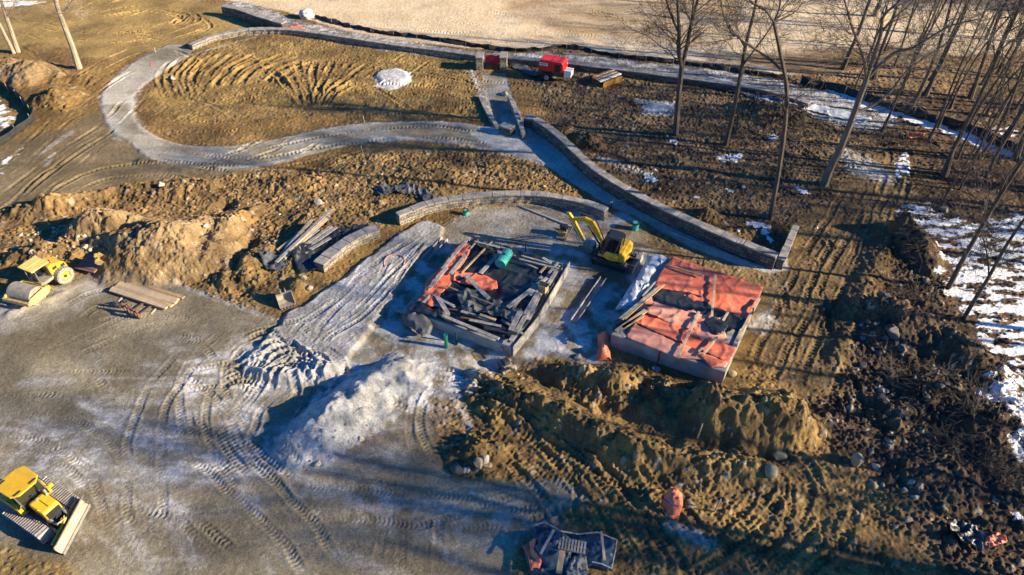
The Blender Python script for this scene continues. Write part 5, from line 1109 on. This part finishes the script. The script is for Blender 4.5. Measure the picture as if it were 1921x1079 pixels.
HEM = mat('white_hem', (.55,.58,.62), .6)
for pl, lab in (([(1052,1001),(1085,1000),(1120,999),(1158,1011),(1153,1040),(1148,1066),(1128,1060),(1110,1057)], 'pale rope hem round the right half of the blue heap'), ([(1004,981),(1022,977),(1042,987),(1052,1001)], 'pale rope hem along the far left rim of the blue heap')):
    o = MB().tube([Vector((*W(x, y, .35), zt(*W(x, y, .35))+.10)) for x, y in pl], .035, 5).build('tarp_hem', HEM); tag(o, lab, 'rope')
zc = lambda a, dz: H(*W(*a))+dz
for a, b, w, z, lab, m in (((1039,994),(1014,1039),.12,1.0,'narrow grey batten on the left of the blue heap',WOODG), ((1128,997),(1134,1051),.12,.75,'upright pale batten at the right of the blue heap',WOOD), ((1100,1031),(1130,1038),.13,.7,'short pale batten in the middle of the blue heap',WOODB), ((1055,1033),(1048,1076),.28,1.0,'wide brown plank on the middle of the blue heap',WOODB)):
    board(a, b, w, .06, zc(a, z)*1.0, m, lab, 'timbers on the blue tarped heap')
c = W(1074,1020,1.1); t = thing('wooden_pallet', (*c, .85), R(-12), 'small slatted pallet lying on the dark blue heap', 'pallet')
for k in range(9): MB().box((-.6+k*.15,0,.1), (.09,.62,.03)).build('slat', WOODG if k % 3 else WOODB, t)
for y in (-.26,0,.26): MB().box((0,y,.04), (1.32,.08,.07)).build('bearer', WOODG, t)
# orange covered heap lower right
def dome(px, py, rx, ry, h):
    c = W(px, py); return lambda x, y: H(x, y)+.05+h*max(0, 1-((x-c[0])/rx)**2-((y-c[1])/ry)**2)**.5
cloth('tarpaulin', [(1262,917),(1274,921),(1279,935),(1281,950),(1275,964),(1262,968),(1250,958),(1243,943),(1247,926)], dome(1262,943,.55,.8,.75), ORANGE, 'small heap wrapped in orange tarp on the muddy slope at the lower right', amp=.12, sc=.5, cell=.06, seed=41, ang=60)
o = MB().tube([Vector((*W(1245,940,.6),.78)), Vector((*W(1256,946,.9),.98)), Vector((*W(1272,949,.9),.85))], .04, 6).build('strap', mat('blue_strap', (.05,.07,.3), .6)); tag(o, 'blue strap tied over the orange wrapped heap', 'strap')
# folded tarp at the right edge
cloth('tarpaulin', [(1774,968),(1830,985),(1868,998),(1865,1025),(1845,1030),(1800,1012),(1785,995)], hz(.15), BLACKT, 'black folded sheet at the lower right edge of the site', amp=.25, sc=.7, cell=.08, seed=51)
cloth('tarpaulin', [(1850,1008),(1872,1000),(1890,1008),(1888,1018),(1862,1026),(1845,1022)], hz(.4), ORANGE, 'small orange tarp on the black sheet at the lower right', amp=.2, sc=.5, cell=.07, seed=52)
cloth('tarpaulin', [(1700,248),(1722,244),(1738,246),(1732,252),(1708,256)], hz(.2), ORANGE, 'small orange tarp by the silt fence in the woods', amp=.25, sc=.6, cell=.12, seed=53)
# stakes
for i, (x, y, h, m, lab) in enumerate(((1308,822,1.3,WOOD,'pale stake at the foot of the big dirt mound'), (1545,795,1.0,WOOD,'pale wooden pegs standing right of the big dirt mound'), (684,232,.8,WOODG,'grey stake beside the upper edge of the middle path'), (682,290,.9,WOODG,'grey stake at the lower edge of the middle path'),
    (958,240,.5,REDP,'small red marker peg near the ramp foot'), (292,98,.6,WOOD,'stake where the loop path meets the far wall'), (333,105,.6,WOODG,'stake on the inner side of the loop path top'), (1340,960,1.3,WOODG,'thin leaning stake right of the orange wrapped heap'),
    (1630,1030,1.2,WOODG,'thin grey stake on the muddy slope at the lower right'), (1068,620,.3,WOODG,'short peg near the steel channel'), (283,125,.6,REDP,'tiny red marker on the loop path'), (888,232,.5,REDP,'tiny red marker above the middle path'))):
    g = G(x, y); o = MB().beam((0,0,-.1), (random.uniform(-.1,.1), random.uniform(-.1,.1), h), .07, .05).build('survey_stake', m); o.location = g; tag(o, lab, 'stake')
# ------------------------------------------------------------------ bare trees
def limb(mb, pts, r0, r1, n=5):
    k = len(pts); mb.tube(pts, [r0+(r1-r0)*(i/(k-1))**.9 for i in range(k)], n, cap=False)
def grow(mb, p, d, L, r, depth, rnd, up=.25):
    """one crooked bare branch and its twigs"""
    k = max(3, int(L/.7)); pts = [Vector(p)]; d = d.normalized()
    for i in range(k):
        d = (d+Vector((rnd.gauss(0,.16), rnd.gauss(0,.16), rnd.gauss(0,.10)+up*.10))).normalized(); pts.append(pts[-1]+d*L/k)
    limb(mb, pts, r, max(.008, r*.3), 6 if r > .1 else 4 if r > .04 else 3)
    if depth <= 0: return
    for j in range((0, 4, 5, 6, 6)[min(depth, 4)]):
        t = rnd.uniform(.25, .98); i = min(k-1, int(t*k)); q = pts[i].lerp(pts[i+1], t*k-i)
        dd = (pts[i+1]-pts[i]).normalized(); s = Vector((rnd.gauss(0,1), rnd.gauss(0,1), rnd.gauss(0,.6))); s = (s-dd*s.dot(dd)).normalized()
        grow(mb, q, dd*rnd.uniform(.55,1.0)+s*rnd.uniform(.5,.95), L*rnd.uniform(.38,.62), max(.010, r*(1-t*.6)*rnd.uniform(.35,.5)), depth-1, rnd, up)
def rand_tree(name, seed, hgt, r, m, lean=.05, low=.45, depth=3, nb=9):
    rnd = random.Random(seed); t = thing(name, (0,0,0), 0, None, None)
    k = 9; pts = [Vector((0,0,-.3))]; d = Vector((rnd.gauss(0,lean), rnd.gauss(0,lean), 1)).normalized()
    for i in range(k): d = (d+Vector((rnd.gauss(0,.07), rnd.gauss(0,.07), .05))).normalized(); pts.append(pts[-1]+d*hgt/k)
    tr = MB(); tr.tube(pts, [r*1.9, r*1.05]+[r*(1-.78*(i/k)) for i in range(1, k)], 8, cap=False)
    tr.build('trunk', m, t, smooth=True)
    cr = MB()
    for j in range(nb):
        u = low+(1-low)*(j+rnd.random())/nb; i = min(k-1, int(u*k)); q = pts[i].lerp(pts[i+1], u*k-i); a = rnd.uniform(0, 6.28)
        grow(cr, q, Vector((math.cos(a), math.sin(a), rnd.uniform(.5,1.3))), hgt*rnd.uniform(.16,.30)*(1.25-u*.5), r*(1-.7*u)*.5, depth-1, rnd, .5)
    cr.build('crown', m, t)
    return t
def hero(name, Y, limbs, m, label, group='tall bare trees of the site', seed=1, twig=1.0, thin=.74):
    """limbs: lists of (px, py, radius) in the photograph, set in the upright plane Y metres ahead, with depth added"""
    rnd = random.Random(seed); b = limbs[0][0]; base = atY(b[0], b[1], Y); z0 = H(base.x, base.y); base.z = z0
    t = thing(name, base, 0, label, 'tree', group)
    tr, cr = MB(), MB(); ends = {}
    for li, lb in enumerate(limbs):
        dep0 = ends.get((lb[0][0], lb[0][1]), 0); sl = rnd.uniform(-.35,.35) if li else 0; pts = []; rs = []; L = 0; prev = None
        for x, y, r in lb:
            p = atY(x, y, Y)
            if prev is not None: L += (p-prev).length
            prev = p; dep = dep0+sl*L; ends[(x, y)] = dep
            p = atY(x, y, Y+dep); pts.append(p-base); rs.append(r)
        if li == 0: pts[0].z = -.3
        P = smooth(np.array([tuple(p) for p in pts]), 4); RR = thin*np.interp(np.linspace(0, 1, len(P)), np.linspace(0, 1, len(rs)), rs)
        (tr if li == 0 else cr).tube([Vector(p) for p in P], [float(a) for a in RR], 8, cap=False)
        if li:
            n = int(7+L*2.0*twig)
            for j in range(n):
                u = rnd.uniform(.15, 1); i = min(len(P)-2, int(u*(len(P)-1))); q = Vector(P[i]); dd = Vector(P[i+1]-P[i]).normalized()
                s = Vector((rnd.gauss(0,1), rnd.gauss(0,1), rnd.gauss(0,.7))); s = (s-dd*s.dot(dd)).normalized()
                grow(cr, q, dd*.7+s*rnd.uniform(.5,1), rnd.uniform(1.2,3.6), max(.014, RR[i]*rnd.uniform(.25,.42)), 2, rnd, .3)
    tr.build('trunk', m, t, smooth=True); cr.build('crown', m, t)
    return t
def YY(px, py): return W(px, py)[1]
hero('bare_tree', YY(1267,256), [[(1267,256,.42),(1270,215,.33),(1274,170,.30),(1279,127,.30)],
    [(1279,127,.26),(1273,95,.24),(1274,60,.20),(1272,20,.16),(1270,-40,.12)], [(1279,127,.26),(1289,85,.24),(1297,43,.20),(1304,17,.17),(1318,-30,.12)],
    [(1273,60,.16),(1262,35,.15),(1250,0,.13),(1243,-40,.10)], [(1297,43,.13),(1300,15,.12),(1303,-30,.09)], [(1271,118,.07),(1255,95,.06),(1240,88,.05),(1214,67,.035),(1187,57,.02)], [(1273,85,.05),(1258,62,.04),(1240,40,.03),(1238,22,.02)]],
    BARK, 'forked bare tree with two stems standing nearest the red compressor', seed=3, twig=.5)
hero('bare_tree', YY(1361,272), [[(1361,272,.36),(1370,235,.28),(1380,190,.25),(1390,135,.23),(1400,80,.20),(1415,20,.15),(1425,-40,.1)],
    [(1398,90,.11),(1385,68,.10),(1372,62,.09),(1355,20,.07),(1352,-20,.04)], [(1392,125,.10),(1412,98,.09),(1436,66,.08),(1452,42,.06),(1470,22,.04)], [(1395,105,.06),(1378,98,.05),(1365,80,.03),(1350,75,.02)]],
    BARK, 'slim bare tree with a straight stem right of the forked tree', seed=5)
hero('bare_tree', YY(1445,412), [[(1445,412,.33),(1452,370,.26),(1461,320,.24),(1472,240,.22),(1476,170,.20),(1468,120,.18),(1460,80,.16),(1452,42,.14)],
    [(1464,130,.11),(1440,108,.11),(1410,88,.10),(1380,66,.07),(1365,40,.04)], [(1452,42,.10),(1435,18,.09),(1415,8,.07),(1395,-10,.05)], [(1452,42,.11),(1462,15,.09),(1466,-20,.06)], [(1452,42,.08),(1470,34,.07),(1492,22,.05),(1505,5,.03)], [(1473,230,.05),(1490,190,.04),(1510,175,.02)]],
    BARK, 'tall bare tree rooted in the rubble just above the stone end pier', seed=6)
hero('bare_tree', YY(1545,347), [[(1545,347,.55),(1560,312,.42),(1578,275,.38),(1598,225,.34),(1614,180,.31),(1626,148,.30)],
    [(1626,148,.20),(1622,115,.18),(1610,80,.15),(1600,55,.13),(1590,20,.10),(1578,-20,.06)], [(1626,148,.22),(1640,105,.20),(1652,65,.17),(1658,30,.14),(1690,0,.10),(1710,-30,.07)], [(1626,148,.20),(1650,122,.18),(1680,98,.16),(1712,90,.14),(1745,70,.11),(1785,48,.08),(1840,35,.04)],
    [(1604,212,.16),(1640,196,.14),(1672,170,.13),(1700,135,.11),(1735,108,.09),(1775,82,.07),(1800,55,.04)], [(1652,65,.10),(1670,40,.09),(1700,15,.07),(1730,-20,.05)], [(1605,65,.07),(1590,60,.06),(1575,40,.05),(1560,20,.03)]],
    mat('big_tree_bark', (.23,.19,.15), .9, col2=(.13,.105,.085), sc=2.5, bump=.03, bsc=12, stretch=(2,2,.5)), 'large spreading bare tree with a thick leaning trunk beside the dirt track', seed=8, twig=1.3)
hero('bare_tree', YY(1779,541), [[(1779,541,.26),(1805,490,.20),(1835,437,.18),(1868,380,.16),(1905,322,.13),(1945,260,.10)], [(1868,380,.08),(1890,330,.07),(1925,290,.05),(1960,240,.03)], [(1835,437,.05),(1850,390,.04),(1860,340,.03)]], BARK, 'leaning bare tree at the edge of the snow on the right, left of its neighbour', seed=9, twig=.7)
hero('bare_tree', YY(1808,598), [[(1808,598,.20),(1830,560,.16),(1855,520,.14),(1885,465,.12),(1930,400,.10),(1980,340,.07)], [(1855,520,.07),(1852,480,.06),(1840,430,.04),(1832,400,.02)]], BARK, 'lowest leaning bare tree on the bank by the snow at the right', seed=10, twig=.7)
hero('bare_tree', YY(148,129), [[(148,129,.40),(138,95,.30),(125,60,.28),(113,28,.25),(103,-5,.22),(90,-60,.16)], [(113,28,.09),(130,10,.07),(150,-20,.04)]], BARKP, 'single pale trunk rising right of the two trunks at the upper left', seed=12, thin=.95)
hero('bare_tree', YY(34,99), [[(34,99,.38),(24,68,.30),(13,35,.27),(2,0,.24),(-12,-50,.18)], [(13,35,.08),(25,10,.06),(40,-20,.03)]], BARKP, 'right one of the two pale trunks close together at the upper left edge', seed=13)
hero('bare_tree', YY(27,101), [[(27,101,.30),(14,76,.24),(0,48,.22),(-15,20,.2),(-40,-20,.12)], [(0,48,.07),(-10,20,.05),(-5,-10,.03)]], BARKP, 'left one of the two pale trunks close together at the upper left edge', seed=14)
# woods on the right: five kinds of tree, copied one by one
PROTO = [rand_tree('bare_tree', 40+i, (16,18,15,19,13)[i], (.11,.15,.095,.17,.08)[i], BARK, .06, (.32,.4,.3,.42,.25)[i], 3, (13,14,12,15,11)[i]) for i in range(5)]
used = set()
def place(i, x, y, rz, s, lab, grp):
    o = PROTO[i]
    if i in used: o = dup(o)
    used.add(i); o.location = (x, y, H(x, y)); o.rotation_euler.z = rz; o.scale = (s,)*3; o['label'] = lab; o['category'] = 'tree'; o['group'] = grp
    return o
rr = random.Random(5)
spots = [(1655,245),(1700,215),(1675,130),(1735,180),(1760,240),(1795,300),(1815,240),(1840,160),(1870,220),(1890,260),(1915,250),(1835,300),(1625,120),(1580,130),(1800,356),(1852,330),(1905,300),(1742,262),(1772,330),(1826,300),(1782,205),(1690,178),(1702,150),(1640,150),(1850,215),(1905,205),(1880,262),(1600,178),(1745,150),(1800,130),(1870,140),(1915,150),(1660,95),(1720,95),(1780,60),(1850,70),(1910,80),(1940,120),(1945,200),(1955,280),(1965,360),(1820,185),(1700,60),(1640,30),(1750,20),(1830,20),(1900,20),(1765,390)]
WG = 'slender bare trees of the woods at the right'
for k, (x, y) in enumerate(spots):
    c = W(x, y); place(k % 5, c[0], c[1], rr.uniform(0, 6.28), rr.uniform(.8,1.15), 'slender bare tree among many in the woods at the upper right', WG)
# woods continuing beyond the right edge of the photograph: they throw the long shadows
for k in range(36):
    for _ in range(20):
        x = rr.uniform(31, 80); y = rr.uniform(0, 60)
        if x > y*.62+22 and not (16 < y < 34 and rr.random() < .75): break
    if k < 7: x, y = [(37,17),(41,9),(46,22),(39,26),(52,13),(44,5),(36,12)][k]
    place(rr.choice((0,1,3,1)), x, y, rr.uniform(0, 6.28), rr.uniform(1.1,1.5), 'slender bare tree among many in the woods at the upper right', WG)
# ------------------------------------------------------------------ brush and brushwood
def brush(name, px, py, rad, n, lab, cat, seed, hgt=.8, m=None, grp=None, flat=False):
    g = G(px, py); rnd = random.Random(seed); mb = MB()
    for k in range(n):
        a = rnd.uniform(0, 6.28); q = Vector((rnd.gauss(0, rad*.4), rnd.gauss(0, rad*.4), .05)); q.z = H(g.x+q.x, g.y+q.y)-g.z
        d = Vector((math.cos(a), math.sin(a), rnd.uniform(.0,.35) if flat else rnd.uniform(.5,2))); grow(mb, q, d, hgt*rnd.uniform(.5,1.2), rnd.uniform(.012,.03), 1, rnd, 0 if flat else .3)
    o = mb.build(name, m or BARK); o.location = g; tag(o, lab, cat, grp, 'stuff' if flat else None)
for i, (x, y, r, n, lab, f) in enumerate(((1500,255,2.6,50,'brown undergrowth between the big leaning tree and the slim trees',0), (1690,265,3,60,'brown undergrowth beside the small orange tarp in the woods',0), (1820,322,3.2,60,'bare undergrowth on the woods floor above the snow',0), (1895,345,3,50,'bare undergrowth at the right edge above the snow',0), (1600,120,3,50,'bare shrubs behind the silt fence at the field rim',0), (1800,100,4,60,'bare shrubs in the far upper right woods',0), (1860,480,2.2,30,'small bare saplings standing in the snow',0), (1480,430,1.6,24,'dry stems around the stone end pier',0), (1420,215,3.2,60,'wide brown thicket of bare stems between the tall trees',0), (1740,395,2,30,'low bare bush at the upper end of the snow',0), (1730,450,1.8,45,'dark tangled brushwood on top of the shaded bank',1), (1830,760,2.6,70,'large tangle of cut branches left of the lower snow',1),
    (1700,700,2.4,70,'dark brushwood strewn over the middle of the shaded bank',1), (1720,560,2.0,50,'dark cut branches along the upper shaded bank',1), (1860,700,2.0,50,'cut branches between the rubble bank and the snow',1), (1840,830,2.6,80,'dense tangle of cut branches in the lower right brush belt',1), (1880,880,2.4,60,'tangle of cut branches at the lower right edge',1), (1760,600,2.2,35,'thin scattered branches on the bank between the rubble and leaning trees',1), (1790,830,2.2,50,'scattered cut branches below the rubble bank',1), (1560,90,3,35,'pale bare shrubs at the rim of the sand field',0), (1880,170,3,40,'bare undergrowth among the far woods at the right',0), (1640,215,2,25,'small bare shrub behind the big leaning tree',0))):
    brush('brushwood' if f else 'bare_bush', x, y, r, n, lab, 'brush', 60+i, 1.6 if f else 1.5, flat=bool(f))
# ------------------------------------------------------------------ rocks
def rock_mesh(seed, m, name='rock'):
    rnd = random.Random(seed); bm = bmesh.new(); bmesh.ops.create_icosphere(bm, subdivisions=3, radius=1)
    ax = [Vector((rnd.gauss(0,1), rnd.gauss(0,1), rnd.gauss(0,1))).normalized() for _ in range(9)]; cut = [rnd.uniform(.5,.85) for _ in ax]
    for v in bm.verts:
        p = v.co.copy()
        for a, c in zip(ax, cut):
            d = p.dot(a)
            if d > c: p -= a*(d-c)
        v.co = p*(1+.05*math.sin(p.x*7+seed)*math.cos(p.y*6)); v.co.z *= .75
    me = bpy.data.meshes.new(name); bm.to_mesh(me); bm.free(); me.materials.append(m)
    for p in me.polygons: p.use_smooth = True
    me.set_sharp_from_angle(angle=R(22))
    return me
RM = [mat('tan_boulder', (.46,.35,.20), .85, col2=(.34,.26,.16), sc=1.5, bump=.03, bsc=5), mat('grey_boulder', (.36,.34,.31), .85, col2=(.24,.23,.21), sc=1.5, bump=.03, bsc=5), mat('pale_stone', (.52,.47,.38), .85, col2=(.38,.34,.27), sc=1.5, bump=.02, bsc=6), mat('dark_stone', (.13,.12,.11), .8, col2=(.08,.075,.07), sc=1.5, bump=.03, bsc=5)]
RK = [[rock_mesh(i*7+j, RM[i]) for j in range(3)] for i in range(4)]
def rock(px, py, r, mi, lab, name='boulder', cat='boulder', grp=None, sx=1, rz=None, sink=.3, sz=1):
    g = G(px, py); o = bpy.data.objects.new(name, random.choice(RK[mi])); COL.objects.link(o)
    o.location = (g.x, g.y, g.z+r*.75*sz*(1-sink)*.6-r*.12); o.scale = (r*sx, r, r*sz); o.rotation_euler = (random.uniform(-.2,.2), random.uniform(-.2,.2), random.uniform(0,6.28) if rz is None else rz)
    tag(o, lab, cat, grp)
rock(1606,868,.42,0,'large upright tan boulder on the dark mud right of the dirt mound', sx=.75, rz=0, sz=1.5, sink=.1)
rock(1542,815,.3,0,'rounded tan boulder by the wooden pegs', sx=1.3, rz=0); rock(1463,858,.42,0,'flat brown boulder at the head of the deep ruts', sx=1.6, rz=-.2, sink=.5); rock(1446,886,.4,0,'small brown boulder under the flat brown one')
rock(1643,876,.2,2,'pale small boulder right of the large upright tan boulder', sx=1.3); rock(1697,920,.2,1,'lone grey stone on the lower muddy slope'); rock(1744,820,.32,3,'slanted grey slab stone in the dark brushwood', sx=.6, rz=.5, sink=.1)
rock(908,861,.36,2,'pale top boulder of the little cluster right of the gravel pile'); rock(897,871,.36,0,'brown middle boulder of the little cluster right of the gravel pile'); rock(913,874,.30,0,'brown lower right boulder of the little cluster near the gravel pile'); rock(858,880,.38,3,'dark left boulder of the little cluster near the gravel pile'); rock(878,882,.2,2,'white small stone in front of the boulder cluster'); rock(871,882,.2,2,'white small stone left of its twin before the boulder cluster')
rock(1086,672,.30,2,'pale boulder on the edge of the trench below the left foundation'); rock(1293,948,.25,0,'tan stone touching the orange wrapped heap'); rock(597,381,.32,2,'pale boulder on the churned earth above the upper planks', sx=1.4); rock(303,347,.32,2,'tan boulder on top of the left dirt ridge'); rock(581,541,.28,2,'white rock on the ochre slope by the straight wall'); rock(570,523,.25,2,'squarish white rock on the ochre slope above the other white rock')
rock(385,425,.26,2,'pale stone on the crest of the tallest left mound'); rock(324,148,.3,2,'pale stone beside the loop path'); rock(947,178,.5,2,'white rock on the right edge of the gravel ramp', sx=.6, rz=.6)
rock(1395,352,.2,2,'x'.replace('x','small pale stone between the slim trees')); rock(1768,395,.4,1,'grey boulder at the upper tip of the snow', sz=1.2)
rock(1437,405,.35,3,'dark stone at the foot of the tall tree'); rock(1230,693,.3,1,'grey stone on the spoil in front of the right foundation'); rock(1374,703,.28,0,'tan stone at the near corner of the right foundation')
rock(1673,625,.5,3,'big dark boulder in the shaded rubble bank', sx=1.2); rock(1660,560,.5,3,'rounded dark boulder at the top of the shaded rubble bank'); rock(1690,655,.35,3,'grey boulder in the middle of the shaded rubble bank'); rock(1655,748,.3,3,'grey boulder at the lower end of the rubble bank')
# heap on the sand field
def shell(px, py, r, lab):
    g = G(px, py); t = thing('salt_heap', g, 0, lab, 'covered heap')
    mb = MB().lathe([(.02,1.5),(.35,1.46),(.68,1.3),(.92,1.0),(1.0,.65),(.96,.3),(.9,0),(.9,-.1)], (0,0,0), 'z', 26, cap=False)
    mb.v = [(x*r*(1+.09*math.sin(5*math.atan2(y,x)+z*4)), y*r*(1+.09*math.sin(5*math.atan2(y,x)+z*4)), z*r*.82*(1+.05*math.sin(x*7)*math.cos(y*5))) for x, y, z in mb.v]
    mb.build('cover', mat('white_cover', (.80,.77,.70), .7, col2=(.55,.52,.5), sc=2, bump=.05), t, smooth=True)
    MB().prism([(-.35,-.1),(.3,-.12),(.35,.4),(-.25,.45)], -.04, .04).build('brown_patch', RUST, t).location = (-.1*r, -.80*r, .5*r)
shell(576, 33, .85, 'white wrapped round bundle with a brown patch on the sand field')
def scatter(poly, n, r0, r1, mis, lab, name, cat, grp):
    xs_, ys_ = [p[0] for p in poly], [p[1] for p in poly]; k = 0
    while k < n:
        x, y = random.uniform(min(xs_), max(xs_)), random.uniform(min(ys_), max(ys_)); ins = False
        for (ax, ay), (bx, by) in zip(poly, poly[1:]+poly[:1]):
            if ay != by and (ay > y) != (by > y) and x < (bx-ax)*(y-ay)/(by-ay)+ax: ins = not ins
        if not ins: continue
        r = r0+(r1-r0)*random.random()**2.2
        rock(x, y, r, random.choice(mis), lab, name, cat, grp, sx=random.uniform(.7,1.4)); k += 1
scatter([(20,480),(40,440),(90,420),(150,440),(220,455),(215,475),(140,475),(60,500),(30,520)], 70, .08, .24, (2,2,0), 'pale fist to head sized stone in the rubble heap behind the roller', 'rubble_stone', 'stone', 'stones of the rubble heap behind the roller')
scatter([(230,355),(300,345),(500,330),(680,300),(900,300),(980,345),(760,340),(620,400),(520,430),(470,400),(300,370)], 44, .06, .17, (2,0,0,1), 'small stone on the churned earth between the middle path and the terraces', 'field_stone', 'stone', 'stones on the churned earth between path and terraces')
scatter([(1160,290),(1260,330),(1370,350),(1480,420),(1530,440),(1440,450),(1280,410),(1180,340)], 30, .07, .20, (1,2,0), 'loose stone on the dark ground between the path wall and the trees', 'field_stone', 'stone', 'stones between the path wall and the trees')
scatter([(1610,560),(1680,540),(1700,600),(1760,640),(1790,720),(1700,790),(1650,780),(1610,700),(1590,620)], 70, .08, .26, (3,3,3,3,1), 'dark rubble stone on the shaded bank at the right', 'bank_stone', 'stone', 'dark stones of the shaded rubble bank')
scatter([(800,860),(960,820),(1200,900),(1480,830),(1620,860),(1760,1000),(1600,1070),(1300,1060),(1000,900)], 14, .05, .11, (0,0,1), 'small stone pressed into the rutted mud at the lower right', 'field_stone', 'stone', 'stones in the rutted mud at the lower right')
scatter([(560,820),(640,790),(740,760),(700,820),(600,870),(540,880)], 14, .08, .22, (2,1), 'small crushed stone lump on the foot of the big gravel pile', 'gravel_lump', 'stone', 'lumps at the foot of the gravel pile')
